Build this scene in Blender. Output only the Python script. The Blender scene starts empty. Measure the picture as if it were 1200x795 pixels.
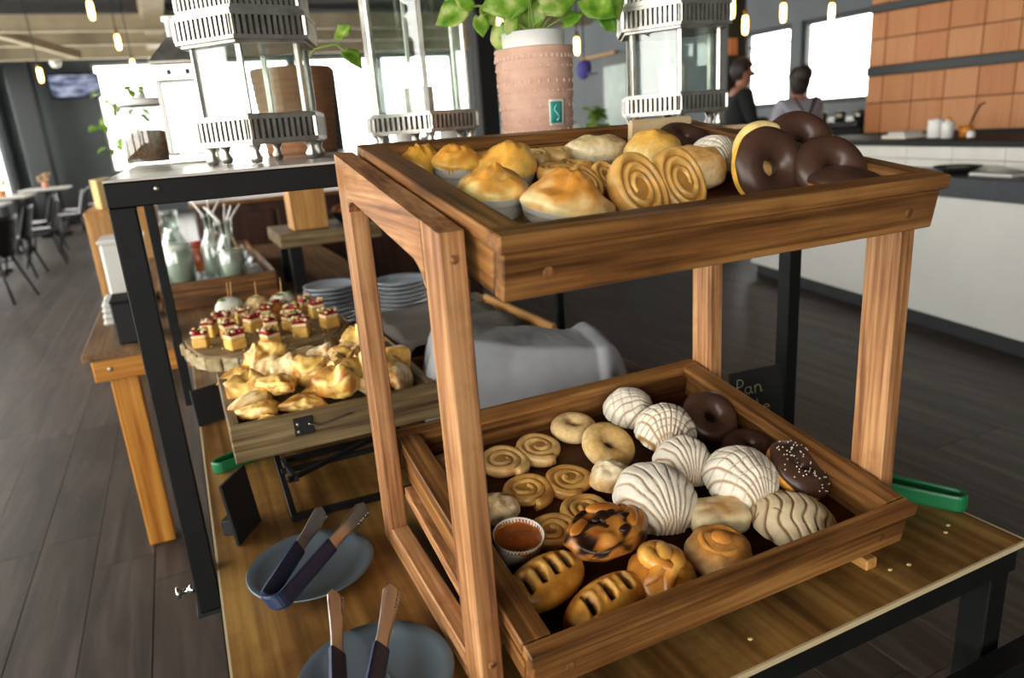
import bpy, bmesh, math, random
from math import sin, cos, pi, radians, atan2, sqrt, exp
from mathutils import Vector, Matrix, noise, Euler

SC = bpy.context.scene
COL = SC.collection
random.seed(7)

# ------------------------------------------------------------------ camera
cam_d = bpy.data.cameras.new('camera')
cam = bpy.data.objects.new('camera', cam_d)
COL.objects.link(cam)
SC.camera = cam
YAW, PITCH, ROLL, FPX = radians(24.003), radians(16.47), radians(-4.198), 837.6
fw = Vector((sin(YAW)*cos(PITCH), cos(YAW)*cos(PITCH), -sin(PITCH)))
r0 = Vector((cos(YAW), -sin(YAW), 0)); u0 = r0.cross(fw)
rr = cos(ROLL)*r0 + sin(ROLL)*u0; uu = -sin(ROLL)*r0 + cos(ROLL)*u0
cam.matrix_world = Matrix(((rr.x, uu.x, -fw.x, 0), (rr.y, uu.y, -fw.y, 0), (rr.z, uu.z, -fw.z, 1.35), (0, 0, 0, 1)))
cam_d.sensor_fit = 'HORIZONTAL'; cam_d.sensor_width = 36.0; cam_d.lens = FPX*36.0/1200.0
cam_d.clip_start = 0.02; cam_d.clip_end = 200
cam_d.dof.use_dof = True; cam_d.dof.focus_distance = 0.95; cam_d.dof.aperture_fstop = 4.2

# ------------------------------------------------------------------ light
world = bpy.data.worlds.new('world'); SC.world = world; world.use_nodes = True
bg = world.node_tree.nodes['Background']
bg.inputs['Color'].default_value = (1.0, 0.96, 0.90, 1); bg.inputs['Strength'].default_value = 5.0
SC.view_settings.view_transform = 'Standard'; SC.view_settings.look = 'None'
SC.view_settings.gamma = 1; SC.view_settings.use_curve_mapping = False
SC.view_settings.exposure = 0.95
SC.cycles.use_denoising = True
SC.cycles.max_bounces = 7; SC.cycles.diffuse_bounces = 3; SC.cycles.glossy_bounces = 3
SC.cycles.transmission_bounces = 5; SC.cycles.transparent_max_bounces = 16
SC.cycles.caustics_reflective = False; SC.cycles.caustics_refractive = False
SC.cycles.sample_clamp_indirect = 6

ROOM = dict(x0=-2.95, x1=7.75, y0=-4.0, y1=19.0, z=3.6)
def portal(name, loc, sx, sy, direction):
    l = bpy.data.lights.new(name, 'AREA'); l.shape = 'RECTANGLE'; l.size = sx; l.size_y = sy
    l.cycles.is_portal = True
    o = bpy.data.objects.new(name, l); COL.objects.link(o); o.location = loc
    o.rotation_euler = Vector(direction).to_track_quat('-Z', 'Y').to_euler()

# ------------------------------------------------------------------ materials
def lin(h):
    h = h.lstrip('#'); c = [int(h[i:i+2], 16)/255 for i in (0, 2, 4)]
    return tuple(x/12.92 if x <= .04045 else ((x+.055)/1.055)**2.4 for x in c) + (1,)
def newmat(name):
    m = bpy.data.materials.new(name); m.use_nodes = True
    nt = m.node_tree; b = nt.nodes['Principled BSDF']
    return m, nt, b
def N(nt, t, **k):
    n = nt.nodes.new(t)
    for a, v in k.items(): setattr(n, a, v)
    return n
def ramp(nt, stops):
    r = N(nt, 'ShaderNodeValToRGB'); e = r.color_ramp.elements
    e[0].position, e[0].color = stops[0]; e[1].position, e[1].color = stops[-1]
    for p, c in stops[1:-1]:
        x = e.new(p); x.color = c
    return r
def coords(nt, scale=(1, 1, 1), kind='Object', rand=0.0):
    tc = N(nt, 'ShaderNodeTexCoord'); mp = N(nt, 'ShaderNodeMapping')
    mp.inputs['Scale'].default_value = scale
    if rand:
        oi = N(nt, 'ShaderNodeObjectInfo'); ml = N(nt, 'ShaderNodeVectorMath', operation='SCALE')
        cb = N(nt, 'ShaderNodeCombineXYZ')
        nt.links.new(oi.outputs['Random'], cb.inputs[0]); nt.links.new(oi.outputs['Random'], cb.inputs[1]); nt.links.new(oi.outputs['Random'], cb.inputs[2])
        ml.inputs['Scale'].default_value = rand
        nt.links.new(cb.outputs[0], ml.inputs[0])
        nt.links.new(ml.outputs[0], mp.inputs['Location'])
    nt.links.new(tc.outputs[kind], mp.inputs[0])
    return mp
def plain(name, c1, rough=.6, c2=None, scale=20, metal=0, bump=0, bscale=None, spec=None, rand=0, alpha=None):
    m, nt, b = newmat(name)
    b.inputs['Roughness'].default_value = rough; b.inputs['Metallic'].default_value = metal
    if spec is not None: b.inputs['Specular IOR Level'].default_value = spec
    if c2 is None: b.inputs['Base Color'].default_value = lin(c1)
    if c2 is not None or bump:
        mp = coords(nt, rand=rand)
        nz = N(nt, 'ShaderNodeTexNoise'); nz.inputs['Scale'].default_value = scale; nz.inputs['Detail'].default_value = 5
        nt.links.new(mp.outputs[0], nz.inputs['Vector'])
        if c2 is not None:
            r = ramp(nt, [(.3, lin(c1)), (.7, lin(c2))]); nt.links.new(nz.outputs[0], r.inputs[0])
            nt.links.new(r.outputs[0], b.inputs['Base Color'])
        if bump:
            n2 = nz
            if bscale:
                n2 = N(nt, 'ShaderNodeTexNoise'); n2.inputs['Scale'].default_value = bscale; n2.inputs['Detail'].default_value = 4
                nt.links.new(mp.outputs[0], n2.inputs['Vector'])
            bp = N(nt, 'ShaderNodeBump'); bp.inputs['Strength'].default_value = bump; bp.inputs['Distance'].default_value = .002
            nt.links.new(n2.outputs[0], bp.inputs['Height']); nt.links.new(bp.outputs[0], b.inputs['Normal'])
    return m
def wood(name, dark, mid, light, axis='X', scale=1.0, rough=.5, rand=3.0, bump=.25, spec=.4):
    m, nt, b = newmat(name)
    s = {'X': (2.2, 26, 26), 'Y': (26, 2.2, 26), 'Z': (26, 26, 2.2)}[axis]
    mp = coords(nt, tuple(v*scale for v in s), rand=rand)
    n1 = N(nt, 'ShaderNodeTexNoise'); n1.inputs['Scale'].default_value = 1.3; n1.inputs['Detail'].default_value = 6; n1.inputs['Distortion'].default_value = .9
    s2 = {'X': (5, 190, 190), 'Y': (190, 5, 190), 'Z': (190, 190, 5)}[axis]
    mp2 = coords(nt, tuple(v*scale for v in s2), rand=rand)
    n2 = N(nt, 'ShaderNodeTexNoise'); n2.inputs['Scale'].default_value = 1.0; n2.inputs['Detail'].default_value = 3
    nt.links.new(mp.outputs[0], n1.inputs['Vector']); nt.links.new(mp2.outputs[0], n2.inputs['Vector'])
    mx = N(nt, 'ShaderNodeMix'); mx.inputs[0].default_value = .45
    nt.links.new(n1.outputs[0], mx.inputs[2]); nt.links.new(n2.outputs[0], mx.inputs[3])
    r = ramp(nt, [(.37, lin(dark)), (.5, lin(mid)), (.63, lin(light))])
    nt.links.new(mx.outputs[0], r.inputs[0]); nt.links.new(r.outputs[0], b.inputs['Base Color'])
    b.inputs['Roughness'].default_value = rough; b.inputs['Specular IOR Level'].default_value = spec
    bp = N(nt, 'ShaderNodeBump'); bp.inputs['Strength'].default_value = bump; bp.inputs['Distance'].default_value = .001
    nt.links.new(mx.outputs[0], bp.inputs['Height']); nt.links.new(bp.outputs[0], b.inputs['Normal'])
    return m
def vcol(name, rough=.6, var=.25, nscale=90, bump=.3, spec=.4, dist=.0015, bscale=160, sub=0.0, gain=1.0):
    m, nt, b = newmat(name)
    at = N(nt, 'ShaderNodeAttribute', attribute_name='Col')
    mp = coords(nt, rand=5)
    nz = N(nt, 'ShaderNodeTexNoise'); nz.inputs['Scale'].default_value = nscale; nz.inputs['Detail'].default_value = 5
    nt.links.new(mp.outputs[0], nz.inputs['Vector'])
    mr = N(nt, 'ShaderNodeMapRange'); mr.inputs[1].default_value = .3; mr.inputs[2].default_value = .7
    mr.inputs[3].default_value = (1-var)*gain; mr.inputs[4].default_value = (1+var*.6)*gain
    nt.links.new(nz.outputs[0], mr.inputs[0])
    mul = N(nt, 'ShaderNodeVectorMath', operation='SCALE')
    nt.links.new(at.outputs['Color'], mul.inputs[0]); nt.links.new(mr.outputs[0], mul.inputs['Scale'])
    nt.links.new(mul.outputs[0], b.inputs['Base Color'])
    n2 = N(nt, 'ShaderNodeTexNoise'); n2.inputs['Scale'].default_value = bscale; n2.inputs['Detail'].default_value = 4
    nt.links.new(mp.outputs[0], n2.inputs['Vector'])
    bp = N(nt, 'ShaderNodeBump'); bp.inputs['Strength'].default_value = bump; bp.inputs['Distance'].default_value = dist
    nt.links.new(n2.outputs[0], bp.inputs['Height']); nt.links.new(bp.outputs[0], b.inputs['Normal'])
    b.inputs['Roughness'].default_value = rough; b.inputs['Specular IOR Level'].default_value = spec
    if sub:
        b.inputs['Subsurface Weight'].default_value = sub; b.inputs['Subsurface Radius'].default_value = (.006, .003, .0015)
    return m
def glassmat(name, tint=(.93, .97, .95, 1), gloss=.12, rough=.02):
    m, nt, b = newmat(name); nt.nodes.remove(b)
    out = nt.nodes['Material Output']
    t = N(nt, 'ShaderNodeBsdfTransparent'); t.inputs[0].default_value = tint
    g = N(nt, 'ShaderNodeBsdfGlossy'); g.inputs['Roughness'].default_value = rough
    lw = N(nt, 'ShaderNodeLayerWeight'); lw.inputs[0].default_value = .25
    ad = N(nt, 'ShaderNodeMath', operation='MULTIPLY_ADD'); ad.inputs[1].default_value = .5; ad.inputs[2].default_value = gloss*.5
    nt.links.new(lw.outputs['Fresnel'], ad.inputs[0])
    mx = N(nt, 'ShaderNodeMixShader'); nt.links.new(ad.outputs[0], mx.inputs[0])
    nt.links.new(t.outputs[0], mx.inputs[1]); nt.links.new(g.outputs[0], mx.inputs[2]); nt.links.new(mx.outputs[0], out.inputs[0])
    return m
def emit(name, c, s):
    m, nt, b = newmat(name)
    b.inputs['Base Color'].default_value = lin(c); b.inputs['Emission Color'].default_value = lin(c); b.inputs['Emission Strength'].default_value = s
    return m

STAND = dict(dark='#7a4520', mid='#9c6030', light='#b87c44')
M = {}
for ax in 'XYZ':
    M['stand'+ax] = wood('stand_wood_'+ax, '#6c4328', '#a06e43', '#c59465', ax, 1.0, .5)
    M['tray'+ax] = wood('tray_wood_'+ax, '#452910', '#7c5129', '#a67640', ax, .8, .42)
    M['pale'+ax] = wood('pale_wood_'+ax, '#a8763c', '#c08c4c', '#d2a263', ax, .8, .5)
    M['rustic'+ax] = wood('rustic_wood_'+ax, '#4a3924', '#75603f', '#93805a', ax, .9, .7)
    M['amber'+ax] = wood('amber_wood_'+ax, '#a8641c', '#c98430', '#dc9c46', ax, .6, .5)
M['trayfloor'] = wood('tray_floor_wood', '#3c1f0e', '#56301a', '#6c4020', 'X', .7, .45)
M['ply'] = wood('table_ply', '#583a1a', '#8a6332', '#ae8648', 'Y', .35, .38, bump=.1)
def stain(m, c, s, lo, hi, amt):
    nt = m.node_tree; b = nt.nodes['Principled BSDF']; src = b.inputs['Base Color'].links[0].from_socket
    mp = coords(nt); n = N(nt, 'ShaderNodeTexNoise'); n.inputs['Scale'].default_value = s; n.inputs['Detail'].default_value = 6; n.inputs['Roughness'].default_value = .65
    nt.links.new(mp.outputs[0], n.inputs['Vector'])
    mr = N(nt, 'ShaderNodeMapRange'); mr.inputs[1].default_value = lo; mr.inputs[2].default_value = hi; mr.inputs[4].default_value = amt
    nt.links.new(n.outputs[0], mr.inputs[0])
    mx = N(nt, 'ShaderNodeMix', data_type='RGBA'); nt.links.new(mr.outputs[0], mx.inputs[0]); nt.links.new(src, mx.inputs[6]); mx.inputs[7].default_value = lin(c)
    nt.links.new(mx.outputs[2], b.inputs['Base Color'])
stain(M['ply'], '#3e2610', 7, .45, .72, .8)
for ax in 'XYZ': stain(M['tray'+ax], '#3c2412', 9, .5, .75, .5); stain(M['stand'+ax], '#6b3f1e', 16, .52, .74, .5)
M['plyedge'] = plain('ply_edge', '#c8b48c', .6)
M['rustictop'] = wood('rustic_table_top', '#5f4428', '#7c5c3c', '#96744e', 'Y', .6, .6)
M['black'] = plain('black_steel', '#090a0a', .6, '#101111', 30, bump=.05, spec=.25)
M['blackmatte'] = plain('black_matte', '#101112', .7)
M['risertop'] = wood('riser_top_grey', '#a8a098', '#bdb6ad', '#cfc9c0', 'X', .7, .25)
M['silver'] = plain('silver_metal', '#d3cfc6', .32, '#aaa59b', 40, metal=.85, bump=.1)
M['silverdark'] = plain('dark_metal', '#4b4843', .5, '#6a665e', 30, metal=.6)
M['steel'] = plain('steel', '#b9b4ac', .28, metal=1)
M['glass'] = glassmat('lantern_glass')
M['windowglass'] = glassmat('window_glass', (.97, .98, .98, 1), .05)
M['clear'] = glassmat('clear_glass', (.90, .94, .92, 1), .2)
M['chrome'] = plain('chrome', '#d8d8d4', .15, metal=1)
M['plate'] = plain('grey_blue_plate', '#65737d', .3, '#5a6770', 8, bump=.04)
M['plateback'] = plain('stacked_plate_glaze', '#a9b0b8', .3, '#8b949d', 8)
M['tongblue'] = plain('navy_silicone', '#1d2c4e', .5)
M['tonggreen'] = plain('green_silicone', '#0f6a3c', .4)
M['cloth'] = plain('grey_cloth', '#a3a5a8', .9, '#93969b', 14, bump=.5, bscale=600)
M['cloth2'] = plain('taupe_cloth', '#6b645c', .9, '#5a544d', 10, bump=.5, bscale=600)
M['paper'] = plain('white_paper', '#efe9dc', .8, '#e2dac9', 40)
M['crust'] = vcol('pastry_crust', .55, .22, 70, .35, .35, gain=1.22)
M['glazed'] = vcol('glazed_crust', .3, .25, 60, .3, .5, gain=1.25)
M['sugar'] = vcol('sugared_crust', .75, .22, 120, .6, .3, .0015, 420, gain=1.12)
M['topping'] = vcol('concha_topping', .85, .08, 120, .4, .2, .001, 300)
M['choc'] = plain('chocolate_glaze', '#422c22', .36, '#4e3529', 30, bump=.12, bscale=60, spec=.45)
M['chocchunk'] = plain('chocolate_chunk', '#22130d', .3, '#2f1b12', 60, bump=.2)
M['jelly'] = plain('red_jelly', '#7e1420', .25, '#a8242c', 120, bump=.3)
M['nut'] = vcol('crumb', .7, .15, 200, .2)
M['floorplank'] = None
def floor_mat():
    m, nt, b = newmat('floor_plank_wood')
    oi = N(nt, 'ShaderNodeObjectInfo')
    mp = coords(nt, (14, 1.1, 14), rand=20)
    n1 = N(nt, 'ShaderNodeTexNoise'); n1.inputs['Scale'].default_value = 1.5; n1.inputs['Detail'].default_value = 7; n1.inputs['Distortion'].default_value = .8
    nt.links.new(mp.outputs[0], n1.inputs['Vector'])
    r = ramp(nt, [(.28, lin('#2f2824')), (.5, lin('#443b35')), (.75, lin('#5a4f47'))])
    nt.links.new(n1.outputs[0], r.inputs[0])
    mr = N(nt, 'ShaderNodeMapRange'); mr.inputs[3].default_value = .8; mr.inputs[4].default_value = 1.2
    nt.links.new(oi.outputs['Random'], mr.inputs[0])
    mul = N(nt, 'ShaderNodeVectorMath', operation='SCALE')
    nt.links.new(r.outputs[0], mul.inputs[0]); nt.links.new(mr.outputs[0], mul.inputs['Scale'])
    nt.links.new(mul.outputs[0], b.inputs['Base Color'])
    b.inputs['Roughness'].default_value = .44; b.inputs['Specular IOR Level'].default_value = .4
    bp = N(nt, 'ShaderNodeBump'); bp.inputs['Strength'].default_value = .15; bp.inputs['Distance'].default_value = .002
    nt.links.new(n1.outputs[0], bp.inputs['Height']); nt.links.new(bp.outputs[0], b.inputs['Normal'])
    return m
M['floorplank'] = floor_mat()
M['floorgap'] = plain('floor_gap', '#241e1a', .8)
M['ceil'] = plain('ceiling_black', '#141110', .8)
M['beam'] = plain('beam_beige', '#c2b393', .7, '#a89a7e', 3)
M['greywall'] = plain('grey_wall', '#7b8286', .8, '#70777b', 1.5)
M['darkframe'] = plain('dark_frame', '#2b2f30', .5)
M['whitewall'] = plain('white_panel', '#dcdcd6', .5, '#d2d2cb', 2)
M['whitetile'] = plain('white_tile', '#e4e2da', .35, '#d6d3c8', 6, rand=4)
M['slab'] = plain('charcoal_slab', '#3b4046', .45, '#33383d', 25)
for i, c in enumerate((('#c07c48', '#cb8852'), ('#c68350', '#d08f5c'), ('#ba7440', '#c57f4a'))):
    M['orange%d' % i] = wood('orange_wood_%d' % i, c[0], c[1], c[1], 'Z', .3, .5)
M['leaf'] = None
def leaf_mat():
    m, nt, b = newmat('pothos_leaf')
    mp = coords(nt, rand=4)
    n1 = N(nt, 'ShaderNodeTexNoise'); n1.inputs['Scale'].default_value = 26; n1.inputs['Detail'].default_value = 3
    nt.links.new(mp.outputs[0], n1.inputs['Vector'])
    r = ramp(nt, [(.36, lin('#5f9626')), (.50, lin('#93bc40')), (.64, lin('#d6de8c'))])
    nt.links.new(n1.outputs[0], r.inputs[0]); nt.links.new(r.outputs[0], b.inputs['Base Color'])
    b.inputs['Roughness'].default_value = .35
    tr = N(nt, 'ShaderNodeBsdfTranslucent'); nt.links.new(r.outputs[0], tr.inputs[0])
    mx = N(nt, 'ShaderNodeMixShader'); mx.inputs[0].default_value = .4
    nt.links.new(b.outputs[0], mx.inputs[1]); nt.links.new(tr.outputs[0], mx.inputs[2])
    nt.links.new(mx.outputs[0], nt.nodes['Material Output'].inputs[0])
    return m
M['leaf'] = leaf_mat()
M['stem'] = plain('stem_green', '#8aa048', .6)
M['pinkpot'] = plain('pink_clay', '#dab29c', .8, '#cda08a', 40, bump=.3)
M['tanpot'] = plain('tan_clay', '#b07c58', .8, '#9c6a48', 30, bump=.3)
M['whiteplastic'] = plain('white_plastic', '#eceae4', .4)
M['teal'] = plain('teal_print', '#2f9a94', .6)
M['milk'] = plain('milk_white', '#e6ead8', .35)
M['chairblack'] = plain('chair_black', '#17181b', .45)
M['chairwhite'] = plain('chair_white_pad', '#cfcad2', .7)
M['tablewhite'] = plain('table_top_pale', '#cdc9c2', .4)
M['skin'] = plain('skin', '#a9745a', .6)
M['hair'] = plain('dark_hair', '#2a211d', .6)
M['shirtblack'] = plain('black_shirt', '#17181a', .9)
M['shirtgrey'] = plain('lilac_grey_shirt', '#a3a0ab', .9)
M['trousers'] = plain('dark_trousers', '#1c1e24', .9)
M['bulb'] = emit('warm_filament', '#ffc46a', 9.0)
M['brass'] = plain('brass_cap', '#8a6a30', .4, metal=.7)

# ------------------------------------------------------------------ mesh helpers
class G:
    def __init__(s): s.v = []; s.f = []; s.mi = []; s.sm = []; s.c = []; s.cur = 0
    def add(s, vs, fs, smooth=False, col=None, X=None):
        o = len(s.v)
        for i, p in enumerate(vs):
            p = Vector(p)
            s.v.append(X @ p if X else p)
            s.c.append((col[i] if isinstance(col, list) else col) or (.5, .5, .5, 1))
        for f in fs:
            s.f.append([i+o for i in f]); s.mi.append(s.cur); s.sm.append(smooth)
        return s
    def box(s, c, d, bev=0.0, X=None, col=None):
        c = Vector(c); h = Vector(d)/2
        if X is None: X = Matrix()
        T_ = Matrix.Translation(c)
        if bev <= 0:
            vs = [(sx*h.x, sy*h.y, sz*h.z) for sx in (-1, 1) for sy in (-1, 1) for sz in (-1, 1)]
            fs = [(0, 1, 3, 2), (4, 6, 7, 5), (0, 4, 5, 1), (2, 3, 7, 6), (0, 2, 6, 4), (1, 5, 7, 3)]
            return s.add(vs, fs, False, col, T_ @ X)
        b = min(bev, min(h)*.95); vs = []; idx = {}
        for sx in (-1, 1):
            for sy in (-1, 1):
                for sz in (-1, 1):
                    for a in range(3):
                        q = [sx*(h.x-b), sy*(h.y-b), sz*(h.z-b)]; q[a] = (sx, sy, sz)[a]*h[a]
                        idx[(sx, sy, sz, a)] = len(vs); vs.append(q)
        fs = []
        for a in range(3):
            o1, o2 = (a+1) % 3, (a+2) % 3
            for sg in (-1, 1):
                L = []
                for s1, s2 in ((-1, -1), (1, -1), (1, 1), (-1, 1)):
                    k = [0, 0, 0]; k[a] = sg; k[o1] = s1; k[o2] = s2; L.append(idx[(*k, a)])
                fs.append(L if sg > 0 else L[::-1])
            for s1 in (-1, 1):
                for s2 in (-1, 1):
                    L = []
                    for sg in (-1, 1):
                        k = [0, 0, 0]; k[a] = sg; k[o1] = s1; k[o2] = s2
                        L.append((idx[(*k, o1)], idx[(*k, o2)]))
                    q = [L[0][0], L[1][0], L[1][1], L[0][1]]
                    fs.append(q if s1*s2 < 0 else q[::-1])
        for sx in (-1, 1):
            for sy in (-1, 1):
                for sz in (-1, 1):
                    q = [idx[(sx, sy, sz, a)] for a in range(3)]
                    fs.append(q if sx*sy*sz > 0 else q[::-1])
        return s.add(vs, fs, False, col, T_ @ X)
    def bar(s, a, b, w, t=None, bev=.001, up=(0, 0, 1), col=None):
        a = Vector(a); b = Vector(b); d = b-a; L = d.length; t = t or w
        z = d.normalized(); x = Vector(up).cross(z)
        if x.length < 1e-4: x = Vector((1, 0, 0)).cross(z)
        x.normalize(); y = z.cross(x)
        X = Matrix(((x.x, y.x, z.x), (x.y, y.y, z.y), (x.z, y.z, z.z))).to_4x4()
        return s.box((a+b)/2, (w, t, L), bev, X, col)
    def tube(s, pts, r, n=8, closed=False, col=None, flat=1.0, up=(0, 0, 1), cap=True):
        pts = [Vector(p) for p in pts]; m = len(pts); vs = []; cs = []
        for i, p in enumerate(pts):
            a = pts[(i-1) % m] if (closed or i > 0) else p
            b = pts[(i+1) % m] if (closed or i < m-1) else p
            t = (b-a); t = t.normalized() if t.length > 1e-9 else Vector((0, 0, 1))
            x = Vector(up).cross(t)
            if x.length < .05: x = Vector((1, 0, 0)).cross(t)
            if x.length < .05: x = Vector((0, 1, 0)).cross(t)
            x.normalize(); y = t.cross(x)
            ri = r[i] if isinstance(r, (list, tuple)) else r
            for k in range(n):
                an = 2*pi*k/n
                vs.append(p + x*(ri*cos(an)) + y*(ri*flat*sin(an)))
                cs.append(col[i] if isinstance(col, list) else col)
        fs = []
        for i in range(m if closed else m-1):
            j = (i+1) % m
            for k in range(n):
                l = (k+1) % n
                fs.append((i*n+k, i*n+l, j*n+l, j*n+k))
        if cap and not closed:
            fs.append(tuple(range(n))[::-1]); fs.append(tuple((m-1)*n+k for k in range(n)))
        return s.add(vs, fs, True, cs if col else None)
    def lathe(s, prof, n=32, c=(0, 0, 0), flute=0.0, nf=0, col=None, smooth=True, ox=1, oy=1, a0=0):
        vs = []; cs = []; m = len(prof)
        for i, (r, z) in enumerate(prof):
            for k in range(n):
                a = 2*pi*k/n+a0; q = r*(1+(flute*(1 if k % 2 else -1) if flute else 0))
                vs.append((c[0]+q*cos(a)*ox, c[1]+q*sin(a)*oy, c[2]+z)); cs.append(col[i] if isinstance(col, list) else col)
        fs = [(i*n+k, i*n+(k+1) % n, (i+1)*n+(k+1) % n, (i+1)*n+k) for i in range(m-1) for k in range(n)]
        if prof[0][0] > 1e-5: fs.append(tuple(range(n))[::-1])
        if prof[-1][0] > 1e-5: fs.append(tuple((m-1)*n+k for k in range(n)))
        return s.add(vs, fs, smooth, cs if col else None)
    def grid(s, fn, nu, nv, wu=False, wv=False, smooth=True, thick=0):
        vs = []; cs = []
        for i in range(nu):
            for j in range(nv):
                q = fn(i/(nu if wu else nu-1), j/(nv if wv else nv-1))
                if len(q) == 2 and not isinstance(q, Vector): vs.append(Vector(q[0])); cs.append(q[1])
                else: vs.append(Vector(q)); cs.append(None)
        fs = []
        for i in range(nu if wu else nu-1):
            for j in range(nv if wv else nv-1):
                a, b = (i+1) % nu, (j+1) % nv
                fs.append((i*nv+j, a*nv+j, a*nv+b, i*nv+b))
        return s.add(vs, fs, smooth, cs)
    def ball(s, fn, nu=32, nv=18):
        """closed surface: fn(unit direction) -> (point, colour)"""
        vs = []; cs = []
        def put(d):
            p, c = fn(Vector(d)); vs.append(Vector(p)); cs.append(c)
        put((0, 0, -1))
        for j in range(1, nv):
            t = -pi/2+pi*j/nv
            for i in range(nu):
                a = 2*pi*i/nu; put((cos(t)*cos(a), cos(t)*sin(a), sin(t)))
        put((0, 0, 1))
        fs = [(0, 1+(i+1) % nu, 1+i) for i in range(nu)]
        for j in range(nv-2):
            for i in range(nu):
                a = 1+j*nu+i; b = 1+j*nu+(i+1) % nu
                fs.append((a, b, b+nu, a+nu))
        e = len(vs)-1; o = 1+(nv-2)*nu
        fs += [(o+i, o+(i+1) % nu, e) for i in range(nu)]
        return s.add(vs, fs, True, cs)
    def build(s, name, mats, parent=None, kind=None, solid=0, loc=None):
        me = bpy.data.meshes.new(name); me.from_pydata([tuple(v) for v in s.v], [], s.f)
        for m in (mats if isinstance(mats, (list, tuple)) else [mats]): me.materials.append(m)
        me.polygons.foreach_set('material_index', s.mi); me.polygons.foreach_set('use_smooth', s.sm)
        if any(c != (.5, .5, .5, 1) for c in s.c):
            at = me.color_attributes.new('Col', 'FLOAT_COLOR', 'POINT')
            at.data.foreach_set('color', [x for c in s.c for x in (c if len(c) == 4 else (*c, 1))])
        me.update()
        o = bpy.data.objects.new(name, me); COL.objects.link(o)
        if parent is not None: o.parent = parent
        if kind: o['kind'] = kind
        if solid:
            md = o.modifiers.new('solid', 'SOLIDIFY'); md.thickness = solid; md.offset = 0
        if loc is not None: o.location = loc
        return o
def thing(name, label, cat, loc=(0, 0, 0), rot=(0, 0, 0), group=None):
    o = bpy.data.objects.new(name, None); o.empty_display_size = .05; COL.objects.link(o)
    o.location = loc; o.rotation_euler = rot
    return tag(o, label, cat, group)
def tag(o, label, cat, group=None):
    o['label'] = label; o['category'] = cat
    if group: o['group'] = group
    return o
def rigid(o, mat):
    o.location = mat.to_translation(); o.rotation_euler = mat.to_euler()
def dup(src, loc, rz, label, group=None):
    r = src.copy(); COL.objects.link(r); r.location = loc; r.rotation_euler = (0, 0, rz); r['label'] = label
    if group: r['group'] = group
    for ch in list(src.children):
        c = ch.copy(); COL.objects.link(c); c.parent = r
        for g in list(ch.children):
            d = g.copy(); COL.objects.link(d); d.parent = c
    return r
def mixc(a, b, t):
    t = max(0., min(1., t)); return tuple(a[i]*(1-t)+b[i]*t for i in range(3))+(1,)
def nz(p, s, seed=0):
    return noise.noise(Vector((p[0]*s+seed*7.31, p[1]*s-seed*3.7, p[2]*s+seed*1.9)))
def rot_m(T_, rz, tx=0, ty=0, order=None):
    return Matrix.Rotation(T_, 4, 'X') @ Matrix.Rotation(rz, 4, 'Z') @ Matrix.Rotation(tx, 4, 'X') @ Matrix.Rotation(ty, 4, 'Y')

# ------------------------------------------------------------------ the room
RX0, RX1, RY0, RY1, RZ = -2.95, 7.75, -4.0, 19.0, 3.6
def struct(o): o['kind'] = 'structure'; return o
floor = struct(G().box(((RX0+RX1)/2, (RY0+RY1)/2, -.05), (RX1-RX0+.6, RY1-RY0+.6, .08)).build('floor', M['floorgap']))
PW, PL = .19, 1.25
shared = None; rest = G()
for i in range(int((RX1-RX0)/PW)+1):
    off = random.Random(i).random()*PL
    for j in range(-1, int((RY1-RY0)/PL)+1):
        cx = RX0+PW*(i+.5); cy = RY0+PL*(j+.5)+off
        if cy-PL/2 < RY0: continue
        near = (-2.3 < cx < -.3 and 1.2 < cy < 10.5) or (1.0 < cx < 4.2 and .2 < cy < 6.2)
        if near:
            if shared is None:
                p = G().box((0, 0, -.005), (PW-.002, PL-.002, .010), .001).build('plank', M['floorplank'], floor); shared = p
            else:
                p = shared.copy(); COL.objects.link(p)
            p.location = (cx, cy, random.uniform(-.0008, .0008))
        else:
            rest.box((cx, cy, -.0055), (PW-.004, PL-.004, .010))
rest.build('plank', M['floorplank'], floor, 'stuff')
struct(G().box(((RX0+RX1)/2, (RY0+RY1)/2, RZ+.05), (RX1-RX0+.6, RY1-RY0+.6, .1)).build('ceiling', M['ceil']))

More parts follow.
